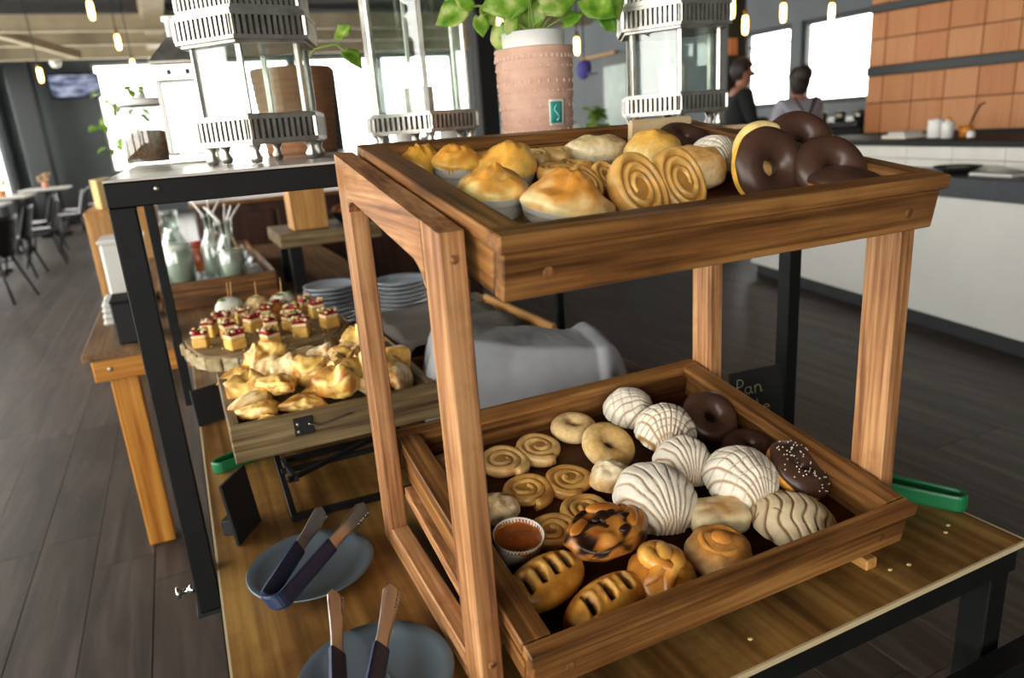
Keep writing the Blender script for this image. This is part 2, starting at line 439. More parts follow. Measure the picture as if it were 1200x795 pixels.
def window_wall(name, axis, fixed, lo, hi, sill, head, spans, th=.16, mat=None, frame=None, first=1, cross=None):
    """wall with real openings; spans = list of (a,b); returns window things"""
    g = G()
    def bx(a, b, z0, z1):
        if b-a < 1e-4: return
        if axis == 'X': g.box((fixed, (a+b)/2, (z0+z1)/2), (th, b-a, z1-z0))
        else: g.box(((a+b)/2, fixed, (z0+z1)/2), (b-a, th, z1-z0))
    e = lo
    for a, b in spans:
        bx(e, a, 0, RZ); bx(a, b, 0, sill); bx(a, b, head, RZ); e = b
    bx(e, hi, 0, RZ)
    struct(g.build(name, mat or M['greywall']))
    for k, (a, b) in enumerate(spans):
        f = G(); w = .06
        def fb(a0, b0, z0, z1, d=.09):
            if axis == 'X': f.box((fixed, (a0+b0)/2, (z0+z1)/2), (d, b0-a0, z1-z0), .005)
            else: f.box(((a0+b0)/2, fixed, (z0+z1)/2), (b0-a0, d, z1-z0), .005)
        fb(a, a+w, sill, head); fb(b-w, b, sill, head); fb(a+w, b-w, sill, sill+w); fb(a+w, b-w, head-w, head)
        if cross: fb(a+w, b-w, cross-.02, cross+.02, .07)
        o = struct(f.build('window_%d' % (first+k), frame or M['darkframe']))
        pg = G()
        if axis == 'X': pg.box((fixed, (a+b)/2, (sill+head)/2), (.006, b-a-2*w, head-sill-2*w))
        else: pg.box(((a+b)/2, fixed, (sill+head)/2), (b-a-2*w, .006, head-sill-2*w))
        pg.build('pane', M['windowglass'], o)
        if axis == 'X': portal('daylight_portal', (fixed, (a+b)/2, (sill+head)/2), head-sill, b-a, (1 if fixed < 0 else -1, 0, 0))
        else: portal('daylight_portal', ((a+b)/2, fixed, (sill+head)/2), b-a, head-sill, (0, 1 if fixed < 0 else -1, 0))
LW = [(-3.7+2.5*k, -3.7+2.5*k+2.15) for k in range(9)]
window_wall('wall_left', 'X', RX0-.08, RY0, RY1, .55, 3.1, LW, first=1)
window_wall('wall_front', 'Y', RY1+.08, RX0, RX1, 1.0, 3.33, [(-1.15, .95), (1.05, 3.1), (3.2, 5.25), (5.35, 7.3)], first=10, frame=M['whitewall'])
window_wall('wall_right', 'X', RX1+.05, RY0, RY1, 1.36, 2.40, [(6.33, 7.44), (7.60, 8.5)], first=14, cross=None)
window_wall('wall_back', 'Y', RY0-.08, RX0, RX1, .6, 3.0, [(-2.6, -.4)], first=16)  # unseen window behind the camera, added and sized for front-left fill light
G().box((RX1-.01, 8.05, 2.18), (.05, .86, .025), .004).build('trim_1', M['darkframe'])['kind'] = 'structure'
# columns and ceiling steel
struct(G().box((-2.42, 18.3, RZ/2), (.42, .5, RZ), .01).build('trim_2', M['darkframe']))
struct(G().box((2.55, 5.9, RZ/2), (.17, .17, RZ), .01).build('trim_3', M['blackmatte']))
struct(G().box((5.75, 6.55, RZ/2), (.26, .26, RZ), .01).build('trim_4', M['darkframe']))
for k, (y, z, h) in enumerate(((12.7, 3.22, .2), (14.6, 3.30, .26), (16.6, 3.28, .2))):
    g = G(); g.box(((RX0+RX1)/2, y, z), (RX1-RX0, .12, h), .01); g.box(((RX0+RX1)/2, y, z-h/2), (RX1-RX0, .15, .03), .005); g.box(((RX0+RX1)/2, y, z+h/2), (RX1-RX0, .15, .03), .005)
    struct(g.build('trim_%d' % (5+k), M['beam']))
g = G(); g.bar((-2.7, 13.0, 3.45), (-1.0, 14.4, 2.98), .16, .12); struct(g.build('trim_8', M['beam']))
for k, (y, z) in enumerate(((5.2, 3.2), (7.0, 3.25), (9.2, 3.2))):
    struct(G().box(((RX0+RX1)/2, y, z), (RX1-RX0, .14, .22), .01).build('trim_%d' % (9+k), M['ceil']))
t = thing('air_duct', 'long beige box duct running along the dark ceiling', 'duct', (.2, 13.5, 3.3))
G().box((0, 0, .1), (.30, 10, .26), .01).build('duct_body', M['beam'], t)
for k in range(6): G().box((0, -4.8+1.9*k, .1), (.36, .05, .31), .006).build('flange', M['beam'], t)
G().bar((0, -3, .2), (0, -3, .3), .03).build('hanger', M['black'], t)
# door in the right wall
dr = struct(G().box((RX1-.045, 11.75, 1.25), (.05, 1.0, 2.5), .01).build('door_1', M['darkframe']))
G().box((RX1-.075, 11.75, 1.3), (.01, .76, 2.0)).build('pane', plain('door_pane_green', '#8fa79c', .3, '#6c8a76', 3), dr)
G().box((RX1-.07, 12.3, 2.52), (.08, 1.2, .06), .01).build('door_head', M['pale' + 'Y'], dr)
# far grey wall carries a screen
t = thing('wall_screen', 'wide screen showing a blue and white picture hung high on far grey wall', 'television', (-1.5, 18.7, 2.86), (0, 0, radians(8)))
G().box((0, 0, 0), (.98, .05, .50), .01).build('bezel', M['blackmatte'], t)
def screen_mat():
    m, nt, b = newmat('screen_picture')
    mp = coords(nt, (1.2, 1, 4)); n = N(nt, 'ShaderNodeTexNoise'); n.inputs['Scale'].default_value = 2.4; n.inputs['Detail'].default_value = 3
    nt.links.new(mp.outputs[0], n.inputs['Vector'])
    r = ramp(nt, [(.38, lin('#39404e')), (.5, lin('#8d98bb')), (.62, lin('#c9cfe6'))]); nt.links.new(n.outputs[0], r.inputs[0])
    nt.links.new(r.outputs[0], b.inputs['Emission Color']); b.inputs['Emission Strength'].default_value = .4
    b.inputs['Base Color'].default_value = (.02, .02, .02, 1)
    return m
G().box((0, -.027, 0), (.92, .004, .44)).build('screen', screen_mat(), t.children[0])
G().bar((0, .03, .1), (0, .22, .25), .05).build('bracket', M['black'], t)
t = thing('dome_lamp', 'small white dome fitting above the wall screen', 'fitting', (-1.62, 17.2, 3.17))
G().lathe([(.0, -.09), (.07, -.07), (.1, 0), (.1, .05), (.03, .07)], 16).build('dome', M['whiteplastic'], t)
G().bar((0, 0, .06), (0, 0, .43), .03).build('stem', M['whiteplastic'], t)

# pendant bulbs
BULBS = [(-.407, 8.639, 2.76, 'pendant bulb nearest the top edge in the row toward the far window'),
         (-.276, 8.477+2, 2.70, 'second pendant bulb in the row leading toward the far window'),
         (-.196, 8.382+4, 2.62, 'third pendant bulb in the row, hanging just above the far window'),
         (-1.25, 11.2, 2.42, 'single pendant bulb hanging before the grey wall left of the screen'),
         (5.15, 5.83, 2.31, 'pendant bulb left of the dark column, near the kitchen windows'),
         (5.36, 5.875, 2.17, 'lower pendant bulb hanging just left of the narrow kitchen window'),
         (5.715, 5.74, 2.26, 'pendant bulb hanging over the narrow kitchen window'),
         (6.1, 5.5, 2.22, 'pendant bulb hanging over the wide kitchen window'),
         (3.05, 6.6, 2.32, 'pendant bulb hanging behind the pothos leaves right of the dark pillar'),
         (4.05, 6.9, 2.13, 'low pendant bulb glowing beside the right side of the pothos'),
         (-.5, 6.3, 2.35+.55, 'pendant bulb hanging nearest the camera over the left aisle')]
for x, y, z, lab in BULBS[:-1]:
    t = thing('pendant_bulb', 'warm '+lab, 'lamp', (x, y, z), group='warm pendant bulbs')
    G().tube([(0, 0, .1), (0, 0, RZ-z-.001)], .006, 5).build('cord', M['blackmatte'], t)
    G().lathe([(.0, .12), (.02, .115), (.022, .06), (.0, .058)], 10).build('cap', M['brass'], t)
    G().lathe([(.0, -.11), (.018, -.105), (.026, -.07), (.026, .03), (.018, .06), (0, .061)], 10).build('bulb', M['bulb'], t)

# ------------------------------------------------------------------ bar counter, kitchen
RB = -atan2(.204, .979)
bar = thing('bar_counter', 'long white-fronted bar with charcoal slab and white tiled upstand at right', 'counter', (3.785, 2.071, 0), (0, 0, RB))
S0, S1 = -2.4, 2.6; SC_ = (S0+S1)/2; SL = S1-S0
G().box((.33, SC_, .055), (.52, SL, .11), .004).build('kick_board', M['darkframe'], bar)
for k in range(3):
    G().box((.30, S0+SL*(k+.5)/3, .46), (.58, SL/3-.003, .70), .002).build('front_panel', M['whitewall'], bar)
G().box((.28, SC_, .865), (.64, SL, .11), .005).build('service_slab', M['slab'], bar)
G().box((.62, SC_, .985), (.54, SL, .13)).build('upstand_core', M['darkframe'], bar)
tl = None
for k in range(15):
    s = S0+.19+.37*k
    for z0, z1 in ((.922, .972), (.975, 1.052)):
        G().box((.342, s, (z0+z1)/2), (.022, .366, z1-z0), .003).build('tile', M['whitetile'], bar)
G().box((.60, SC_, 1.072), (.62, SL, .036), .006).build('ledge', M['blackmatte'], bar)
def on_bar(x, s, z): 
    return Vector((3.785, 2.071, 0)) + Matrix.Rotation(RB, 3, 'Z') @ Vector((x, s, z))
# things on the bar
def bottle(name, label, p, h, r, body, cap, capc=True):
    t = thing(name, label, 'bottle', p)
    G().lathe([(0, 0), (r, 0), (r, h*.68), (r*.86, h*.74), (r*.4, h*.8), (r*.38, h*.84), (0, h*.84)], 16).build('body', body, t)
    G().lathe([(r*.5, h*.82), (r*.5, h*.88), (r*.18, h*.9), (r*.1, h), (0, h)], 12).build('cap', cap, t)
M['orangeplastic'] = plain('orange_plastic', '#e08a2e', .4)
M['pinkplastic'] = plain('pink_plastic', '#d9a09a', .4)
t = thing('lidded_tub', 'white plastic tub standing on the dark bar ledge', 'tub', on_bar(.52, 1.27, 1.0905))
G().lathe([(0, 0), (.048, 0), (.055, .005), (.055, .10), (.05, .115), (0, .116)], 18).build('body', M['whiteplastic'], t)
G().lathe([(.057, .1), (.057, .112), (0, .122)], 18).build('lid', M['whiteplastic'], t)
bottle('squeeze_bottle', 'white squeeze bottle with orange shoulder beside white tub on bar', on_bar(.47, 1.13, 1.0905), .135, .036, M['whiteplastic'], M['orangeplastic'])
t = thing('utensil_pot', 'small dark pot with a ladle sticking out on the bar', 'pot', on_bar(.58, 1.10, 1.0905))
G().lathe([(0, 0), (.04, 0), (.045, .07), (.041, .07), (.036, .006), (0, .006)], 16).build('pot', M['orangeplastic'], t)
g = G(); g.tube([(0, 0, .01), (.01, -.03, .12), (.02, -.06, .19), (.025, -.085, .2)], .006, 6); g.build('ladle', M['blackmatte'], t)
t = thing('food_tray', 'pale flat tray lying on the dark bar ledge left of the tub', 'tray', on_bar(.5, 1.52, 1.0905), (0, 0, RB))
G().box((0, 0, .012), (.2, .22, .024), .006).build('base', M['paper'], t)
G().box((0, 0, .034), (.16, .16, .02), .008).build('contents', M['whitewall'], t)
t = thing('knob_jar', 'tiny white jar on the bar ledge right of the ladle pot', 'jar', on_bar(.5, .98, 1.0905))
G().lathe([(0, 0), (.022, 0), (.026, .02), (.018, .04), (0, .044)], 12).build('body', M['whiteplastic'], t)
t = thing('dark_bowl', 'wide dark bowl on the charcoal slab of the bar', 'bowl', on_bar(.15, .70, .9205))
G().lathe([(0, 0), (.05, 0), (.1, .022), (.125, .038), (.12, .04), (.09, .02), (0, .01)], 24).build('bowl', M['blackmatte'], t)
G().lathe([(.09, .022), (.05, .035), (0, .038)], 16).build('filling', plain('pale_green_filling', '#b9b48e', .7, '#8d9468', 60), t)
t = thing('cutlery_tray', 'shallow pale tray of cutlery on slab right of dark bowl', 'tray', on_bar(.14, .40, .9205), (0, 0, RB))
G().box((0, 0, .008), (.15, .27, .016), .004).build('base', M['whitewall'], t)
for k in range(6):
    G().bar((-.05+.02*k, -.1, .02), (-.05+.02*k+random.uniform(-.02, .02), .1, .024+.004*k), .009, .004).build('fork', M['steel'], t)
t = thing('black_caddy', 'black caddy on slab at the right edge of the photo', 'caddy', on_bar(.16, .12, .9205), (0, 0, RB))
G().box((0, 0, .04), (.1, .12, .08), .006).build('box', M['blackmatte'], t)

# orange panelled kitchen wall
OA = atan2(.19, 1.29)
kw = bpy.data.objects.new('wall_kitchen', None); COL.objects.link(kw); kw['kind'] = 'structure'
kw.location = (5.8, 4.8, 0); kw.rotation_euler = (0, 0, OA)
kw.empty_display_size = .1
G().box((.10, -2.05, RZ/2), (.16, 4.1, RZ-.002)).build('core', M['blackmatte'], kw)
rows = [(1.07, 1.325), (1.33, 1.555), (1.64, 1.86), (1.865, 2.075), (2.15, 2.38), (2.385, 2.62)]
tw = .262
for r_, (z0, z1) in enumerate(rows):
    for k in range(11):
        w = .05 if k == 0 else tw
        y1 = 0 if k == 0 else -.05-tw*(k-1)-.1
        if k == 0: y1 = -.0; w = .147
        G().box((.012+random.uniform(-.003, .003), y1-w/2, (z0+z1)/2), (.022, w-.005, z1-z0-.002), .003).build('panel', M['orange%d' % random.randrange(3)], kw)
for z0, z1 in ((1.56, 1.635), (2.08, 2.145)):
    G().box((.004, -1.7, (z0+z1)/2), (.04, 3.4, z1-z0), .003).build('strip', M['darkframe'], kw)
# kitchen work counter under the windows and in front of the cooks
t = thing('kitchen_counter', 'white-topped kitchen work counter under the kitchen windows', 'counter', (7.32, 7.1, 0))
G().box((0, 0, .575), (.6, 3.6, 1.148), .004).build('body', M['darkframe'], t)
G().box((0, 0, 1.17), (.66, 3.66, .04), .006).build('worktop', M['whitetile'], t)
t = thing('kitchen_range', 'dark equipment unit left of the orange wall', 'oven', (6.10, 5.35, 0), (0, 0, OA))
G().box((.1, 0, .56), (.6, .75, 1.12), .01).build('body', M['blackmatte'], t)
G().box((.1, 0, 1.15), (.5, .6, .06), .01).build('hob', M['darkframe'], t)
for k in range(3): G().lathe([(0, 0), (.05, 0), (.055, .09), (0, .1)], 14, c=(.0, -.22+.2*k, 1.18)).build('pan', M['steel'], t)
tag(G().box((5.69, 6.414, 2.01), (.12, .012, .17), .003).build('notice_plaque', plain('orange_plaque', '#cf8a5c', .6)), 'small orange notice fixed to dark column by the kitchen windows', 'sign')
t = thing('hanging_cap', 'purple-blue cap hanging right of the pink plant pot', 'cap', (2.757, 4.611, 1.70))
G().ball(lambda d: ((d.x*.055, d.y*.05, d.z*.065+.02*max(0, d.x)), None), 14, 9).build('crown', plain('purple_cloth', '#4f4a92', .8), t)
G().box((.035, -.03, -.03), (.08, .06, .012), .004).build('brim', plain('pale_blue_cloth', '#8890b8', .8), t)
G().tube([(0, 0, .06), (0, 0, RZ-1.701)], .004, 5).build('cord', M['blackmatte'], t)

# ------------------------------------------------------------------ the near table
TZ = .75
t = thing('serving_table', 'long plywood-topped table on black steel frame carrying the wooden pastry stand', 'table', (.47, 1.5, 0))
X0, X1, Y0, Y1 = -.044-.47, .985-.47, .502-1.5, 2.52-1.5
G().box(((X0+X1)/2, (Y0+Y1)/2, TZ-.004), (X1-X0-.006, Y1-Y0-.006, .008), .001).build('tabletop', M['ply'], t)
for a, b, c_, d_ in ((X0, X0+.003, Y0, Y1), (X1-.003, X1, Y0, Y1), (X0+.003, X1-.003, Y0, Y0+.003), (X0+.003, X1-.003, Y1-.003, Y1)):
    G().box(((a+b)/2, (c_+d_)/2, TZ-.004), (b-a, d_-c_, .0078)).build('edge_band', M['plyedge'], t)
g = G()
for x in (X0+.03, X1-.03): g.box((x, (Y0+Y1)/2, TZ-.0275), (.035, Y1-Y0-.008, .038), .002)
for y in (Y0+.0215, Y1-.0215, 0): g.box(((X0+X1)/2, y, TZ-.0275), (X1-X0-.025 if y else X1-X0-.06, .035, .0378), .002)
g.build('steel_frame', M['black'], t)
for x in (X0+.035, X1-.035):
    for y in (Y0+.03, Y1-.03): G().box((x, y, (TZ-.047)/2+.0015), (.04, .04, TZ-.051), .002).build('leg', M['black'], t)
G().box(((X0+X1)/2+.03, Y0-.02, .572), (X1-X0+.14, .035, .035), .002).build('stretcher', M['black'], t)
for k, (u, v) in enumerate(((.44, -.93), (.30, -.95), (.33, -.955), (.05, -.96), (.36, -.9), (.46, -.92), (-.42, -.6))):
    G().ball(lambda d: ((u+d.x*.004, v+d.y*.003, TZ+.001+d.z*.0015), (.62, .46, .2, 1)), 6, 4).build('crumb', M['nut'], t)

# ------------------------------------------------------------------ the pastry stand
TI = math.atan(.1696)
t = thing('pastry_stand', 'two-tier wooden pastry stand with slanted rails on the near table', 'display stand', (.516, .8, TZ))
def sy(y): return y-.8
def railz(y): return 1.265-TZ+(y-.6)*.1696
for sx, xo in ((-1, .203), (1, .803)):
    x = xo+.013-.516
    for yf in (.6, .95):
        w = .0128; ya, yb = sy(yf), sy(yf+.05); za, zb = railz(yf), railz(yf+.05); c = .0015
        o8 = [(-w+c, ya), (w-c, ya), (w, ya+c), (w, yb-c), (w-c, yb), (-w+c, yb), (-w, yb-c), (-w, ya+c)]
        vs = [(x+p, q, .0005) for p, q in o8]+[(x+p, q, za+(q-ya)*.1696) for p, q in o8]
        pst = G().add(vs, [tuple(range(8))[::-1], tuple(range(8, 16))]+[(k, (k+1) % 8, 8+(k+1) % 8, 8+k) for k in range(8)]).build('post', M['standZ'], t)
        if sx < 0 and yf < .7: front_post = pst
    # slanted top rail (cut plumb at both ends), rounded inner knee
    g = G(); h = .046; P = []
    for y, dz0 in ((.6, 0), (1.0, 0)):
        P.append((y, railz(y)))
    y1, y2 = .6503, .9497
    prof = [(y1, railz(y1)), (y2, railz(y2)), (y2, railz(y2)-h-.02), (.944, railz(.944)-h-.012), (.934, railz(.934)-h-.004), (.92, railz(.92)-h), (.68, railz(.68)-h), (.666, railz(.666)-h-.004), (.656, railz(.656)-h-.012), (y1, railz(y1)-h-.02)]
    n = len(prof); w = .0132
    vs = [(x-w, sy(y), z) for y, z in prof]+[(x+w, sy(y), z) for y, z in prof]
    fs = [tuple(range(n)), tuple(range(n, 2*n))[::-1]]+[(i, i+n, (i+1) % n+n, (i+1) % n) for i in range(n)]
    g.add(vs, [f[::-1] for f in fs]).build('top_rail', M['standY'], t)
    G().box((x, sy(.8), .0185), (.0262, .30, .036), .0018).build('bottom_rail', M['standY'], t)
    # slanted rail that carries the lower tray
    xi = x+(-sx)*.022
    g = G(); g.bar((xi, sy(.64), .845-TZ-.078+(.64-.538)*.1696), (xi, sy(.955), .845-TZ-.078+(.955-.538)*.1696), .014, .018, .001); g.build('tray_rail', M['standY'], t)
    g = G(); g.bar((xi, sy(.64), 1.264-TZ-.078+(.64-.538)*.1696), (xi, sy(.955), 1.264-TZ-.078+(.955-.538)*.1696), .014, .018, .001); g.build('tray_rail', M['standY'], t)
G().box((.751-.516+.0, sy(.585), .008), (.02, .045, .016), .002).build('wedge', M['paleY'], t)
for z in (.49, .05):
    pl = G().lathe([(0, 0), (.0045, 0), (.0045, .0005), (0, .0006)], 14).build('wooden_plug', M['standZ'], front_post)
    pl.location = (.216-.516, sy(.6)-.0002, z); pl.rotation_euler = (radians(90), 0, 0)

# trays: local x right, y up the slope, z normal; origin at the front left rim corner
TW, TL = .562, .466
def tray(label, loc, fr=.020):
    t = thing('wooden_tray', label, 'tray', loc, (TI, 0, 0))
    lw = .034
    # lip strips
    G().box((TW/2, fr/2, -.008), (TW, fr, .016), .0015).build('rim_strip', M['trayX'], t)
    G().box((TW/2, TL-.012, -.008), (TW, .024, .016), .0015).build('rim_strip', M['trayX'], t)
    for x in (lw/2, TW-lw/2): G().box((x, TL/2-.001, -.008), (lw, TL-fr-.024-.001, .0158), .0015).build('rim_strip', M['trayY'], t)
    # boards under the lip
    fbd = G().box((TW/2, .0145, -.0398), (TW-.011, .018, .0440), .0015).build('front_board', M['trayX'], t)
    G().box((TW/2, TL-.013, -.039), (TW-.004, .018, .0445), .0015).build('back_board', M['trayX'], t)
    for x in (.0145, TW-.0145): G().box((x, TL/2+.002, -.0398), (.018, TL-.050, .0440), .0015).build('side_board', M['trayY'], t)
    for k in range(3):
        w = (TW-.040)/3
        G().box((.02+w*(k+.5), TL/2-.001, -.0585), (w-.001, TL-.043, .006)).build('base_board', M['trayfloor'], t)
    for x in (.05, TW-.05):
        o = G().lathe([(0, 0), (.006, 0), (.005, .0006), (0, .0008)], 12).build('wooden_plug', M['trayY'], fbd); o.location = (x, .0056, -.04); o.rotation_euler = (radians(90), 0, 0)
    return t
UPO, LOO = Vector((.235, .538, 1.264)), Vector((.235, .538, .845))
tray('upper slanted wooden tray on the stand holding muffins and donuts', UPO, .030)
tray('lower slanted wooden tray on the stand holding conchas and sweet breads', LOO)

# ------------------------------------------------------------------ black riser
RA = 0.0
t = thing('metal_riser', 'black square-tube riser with grey top carrying lanterns and the potted plant', 'shelf', (-.078, 1.035, 0), (0, 0, RA))
L_, D_ = 1.180, 1.30
ZT = 1.322; tb = .031
g = G()
for y in (tb/2, D_-tb/2): g.box((L_/2, y, ZT-.003-tb/2-.001), (L_, tb, tb), .0015)
for x in (tb/2, L_-tb/2): g.box((x, D_/2, ZT-.003-tb/2-.001), (tb, D_-2*tb, tb), .0015)
g.build('top_frame', M['black'], t)
for k in range(5):
    w = D_/5; G().box((L_/2, w*(k+.5), ZT-.0018), (L_, w-.002, .0036), .0005).build('top_board', M['risertop'], t)
zf = ZT-.003-tb-.001
for x, y, z0, w in ((tb/2, tb/2, .69, tb), (tb/2, 1.0, .69, .024), (L_-tb/2, tb/2, .003, tb), (L_-tb/2, 1.0, .003, .024)):
    lg = G().box((x, y, (z0+zf)/2), (w, w, zf-z0), .0015).build('leg', M['black'], t)
    if x < .1 and y < .1: G().box((tb/2, tb/2, .687), (.040, .040, .006), .001).build('foot_cap', M['blackmatte'], lg)
o = G().lathe([(0, 0), (.007, 0), (.007, .008), (.004, .009), (.004, .02), (.009, .021), (.009, .026), (0, .027)], 10).build('bolt', M['chrome'], t); o.location = (0, tb/2, .725); o.rotation_euler = (0, radians(-90), 0)
for x, y in ((.06, 0), (.38, 0), (.9, 0)):
    o = G().lathe([(0, 0), (.004, 0), (.003, .0015), (0, .002)], 8).build('rivet', M['silver'], t); o.location = (x*.99, -.0004, zf+.02); o.rotation_euler = (radians(90), 0, 0)

# ------------------------------------------------------------------ lanterns
def hexring(g, R, z0, z1, n=6, a0=0, th=.006, slots=11, rail=.16):
    H = z1-z0
    for k in range(n):
        a, b = a0+2*pi*k/n, a0+2*pi*(k+1)/n
        p, q = Vector((R*cos(a), R*sin(a), 0)), Vector((R*cos(b), R*sin(b), 0))
        d = (q-p); L = d.length; ang = atan2(d.y, d.x); X = Matrix.Rotation(ang, 4, 'Z'); m = (p+q)/2
        g.box((m.x, m.y, z0+H*rail/2), (L+th*.6, th, H*rail), .0008, X); g.box((m.x, m.y, z1-H*rail/2), (L+th*.6, th, H*rail), .0008, X)
        for s in range(slots+1):
            c = p+d*((s+.0)/slots)
            g.box((c.x, c.y, (z0+z1)/2), (L/slots*.5 if 0 < s < slots else L/slots*.8, th*.8, H*(1-2*rail)+.001), 0, X)
def hexplate(g, R, z, th, n=6, a0=0, hole=0):
    vs = [(R*cos(a0+2*pi*k/n), R*sin(a0+2*pi*k/n), z+h) for h in (0, th) for k in range(n)]
    fs = [tuple(range(n))[::-1], tuple(range(n, 2*n))]+[(k, (k+1) % n, n+(k+1) % n, n+k) for k in range(n)]
    g.add(vs, fs)
def lantern(label, loc, R, gh, rot, n=6, bh=.045, top=True, candle=None, RG=.86):
    t = thing('lantern', label, 'lantern', loc, (0, 0, rot), 'glass and metal lanterns on the riser')
    for k in range(n):
        a = 2*pi*k/n; G().lathe([(0, 0), (.008, .001), (.011, .010), (.006, .019), (.011, .031), (0, .032)], 10, c=(R*.86*cos(a), R*.86*sin(a), 0)).build('foot', M['silver'], t)
    zb = .032
    g = G(); hexring(g, R, zb, zb+bh, n); hexplate(g, R*.99, zb+bh-.002, .004, n); hexplate(g, R*.99, zb-.002, .003, n)
    g.build('base_gallery', M['silver'], t)
    g = G(); hexplate(g, R*.93, zb+.002, bh-.006, n); g.build('base_core', M['silverdark'], t)  # dark solid core added inside the band so its slots read dark
    z0 = zb+bh+.002; z1 = z0+gh; Rg = R*RG
    for k in range(n):
        a, b = 2*pi*k/n, 2*pi*(k+1)/n
        p, q = Vector((Rg*cos(a), Rg*sin(a), 0)), Vector((Rg*cos(b), Rg*sin(b), 0)); d = q-p; m = (p+q)/2
        G().box((p.x, p.y, (z0+z1)/2), (.009, .009, gh), .001, Matrix.Rotation(a, 4, 'Z')).build('corner_post', M['silver'], t)
        G().box((m.x, m.y, (z0+z1)/2), (d.length-.009, .002, gh-.002), 0, Matrix.Rotation(atan2(d.y, d.x), 4, 'Z')).build('glass_pane', M['glass'], t)
    if candle:
        G().lathe([(0, 0), (candle[0], 0), (candle[0], candle[1]), (candle[0]*.8, candle[1]+.001), (0, candle[1]-.006)], 18, c=(0, 0, z0)).build('candle', M['paper'], t)
    if top:
        g = G(); hexplate(g, R*1.02, z1, .006, n); hexring(g, R*1.06, z1+.004, z1+.046, n, slots=12); hexplate(g, R*1.06, z1+.046, .004, n)
        hexring(g, R*.98, z1+.050, z1+.086, n, slots=12); hexplate(g, R*1.0, z1+.086, .004, n); g.build('crown_gallery', M['silver'], t)
        g = G(); hexplate(g, R*.94, z1+.006, .08, n); g.build('crown_core', M['silverdark'], t)  # same dark filler behind the crown slots
        g = G(); g.lathe([(R*.96, z1+.09), (R*.93, z1+.12), (R*.7, z1+.18), (R*.3, z1+.23), (R*.16, z1+.25), (0, z1+.26)], n, smooth=False)
        for k in range(n*3):
            a = 2*pi*k/(n*3)+.17; g.ball(lambda d: ((R*.93*cos(a)+d.x*.012, R*.93*sin(a)+d.y*.012, z1+.112+d.z*.010), None), 8, 5)
        g.build('dome_roof', M['silver'], t)
        g = G(); g.tube([(.03*cos(x), 0, z1+.27+.03*sin(x)) for x in [2*pi*k/16 for k in range(16)]], .003, 6, True); g.build('ring', M['silver'], t)
    return t
lantern('hexagonal silver lantern left of the pastry stand, nearest on the riser', (.165, 1.38, ZT), .112, .108, radians(12), 6)
lantern('tall clear-glass silver lantern between the left lantern and the plant pot', (.497, 1.50, ZT), .122, .34, radians(20), 6, .036, candle=(.03, .05))
lantern('silver lantern with lattice crown right of the plant pot', (.950, 1.245, ZT), .110, .112, radians(0), 6, .036, candle=(.028, .055))
# small house lantern
t = thing('house_lantern', 'small white house-shaped lantern with chimney behind the left lantern', 'lantern', (.068, 1.97, ZT), (0, 0, radians(-8)))
w = .052
G().box((0, 0, .012), (w*2.1, w*2.1, .024), .003).build('base', M['silver'], t)
for sx in (-1, 1):
    for q in (-1, 1): G().box((sx*w*.92, q*w*.92, .105), (.010, .010, .162), .001).build('corner_post', M['whiteplastic'], t)
for a in range(4):
    X = Matrix.Rotation(a*pi/2, 4, 'Z'); c = X @ Vector((0, -w*.92, .105)); G().box(c, (w*1.64, .002, .16), 0, X).build('glass_pane', M['glass'], t)
g = G(); g.box((0, 0, .205), (w*2.05, w*2.05, .038), .002)
for a in range(4):
    X = Matrix.Rotation(a*pi/2, 4, 'Z')
    for s in (-.02, .02): g.cur = 1; g.box(X @ Vector((s, -w*1.03, .205)), (.008, .004, .010), 0, X)
g.cur = 0; g.build('frieze', [M['silver'], M['blackmatte']], t)
g = G(); g.lathe([(w*1.62, .224), (w*1.60, .23), (.022, .285), (0, .286)], 4, smooth=False, a0=pi/4); g.build('roof', M['silver'], t)
G().lathe([(.016, .28), (.016, .318), (.022, .32), (.022, .33), (0, .331)], 12).build('chimney', M['whiteplastic'], t)
# cereal jar
t = thing('cereal_jar', 'lidded glass jar half full of brown cereal on the riser at left', 'jar', (-.032, 2.2, ZT))
G().lathe([(0, 0), (.062, 0), (.066, .006), (.066, .135), (.055, .15), (.053, .15), (.064, .134), (.064, .008), (0, .006)], 28).build('glass_body', M['clear'], t)
G().lathe([(0, .007), (.0625, .008), (.0625, .078), (.03, .088), (0, .086)], 24).build('cereal', plain('cereal', '#5e3a22', .8, '#a8764c', 160, bump=1.0, bscale=160), t)
G().lathe([(.058, .15), (.06, .152), (.06, .165), (.05, .168), (.012, .17), (.012, .178), (0, .18)], 24).build('lid', M['whiteplastic'], t)

# ------------------------------------------------------------------ plants
def leaf_mesh(name, parent, L, base, heading, droop, roll=0, fold=.25):
    g = G(); nu, nv = 9, 7
    def fn(u, v):
        x = u; s = v*2-1
        wd = .62*(sin(pi*min(1, u*1.02+.02))**.75)*(1-.45*u) + (.09 if u < .12 else 0)
        z = -droop*u*u*.6 + fold*abs(s)*wd*.5 + .02*sin(u*9+s*3)
        xx = u - (.12*abs(s)**1.5 if u < .25 else 0)
        return Vector((xx*L, s*wd*L*.85, z*L))
    g.grid(fn, nu, nv)
    o = g.build(name, M['leaf'], parent, solid=.0009)
    o.location = base; o.rotation_euler = (roll, droop*.5, heading)
    return o
t = thing('potted_pothos', 'green trailing pothos in a patterned pink clay pot behind the upper tray', 'plant', (.662, 1.29, ZT))
R0, R1, PH = .067, .074, .166
g = G(); prof = [(0, 0), (R0-.003, 0), (R0, .004)]
for k in range(9):
    z = .006+k*.0173; r = R0+(R1-R0)*z/PH
    prof += [(r, z), (r+.0012, z+.003), (r+.0012, z+.012), (r-.0006, z+.0145)]
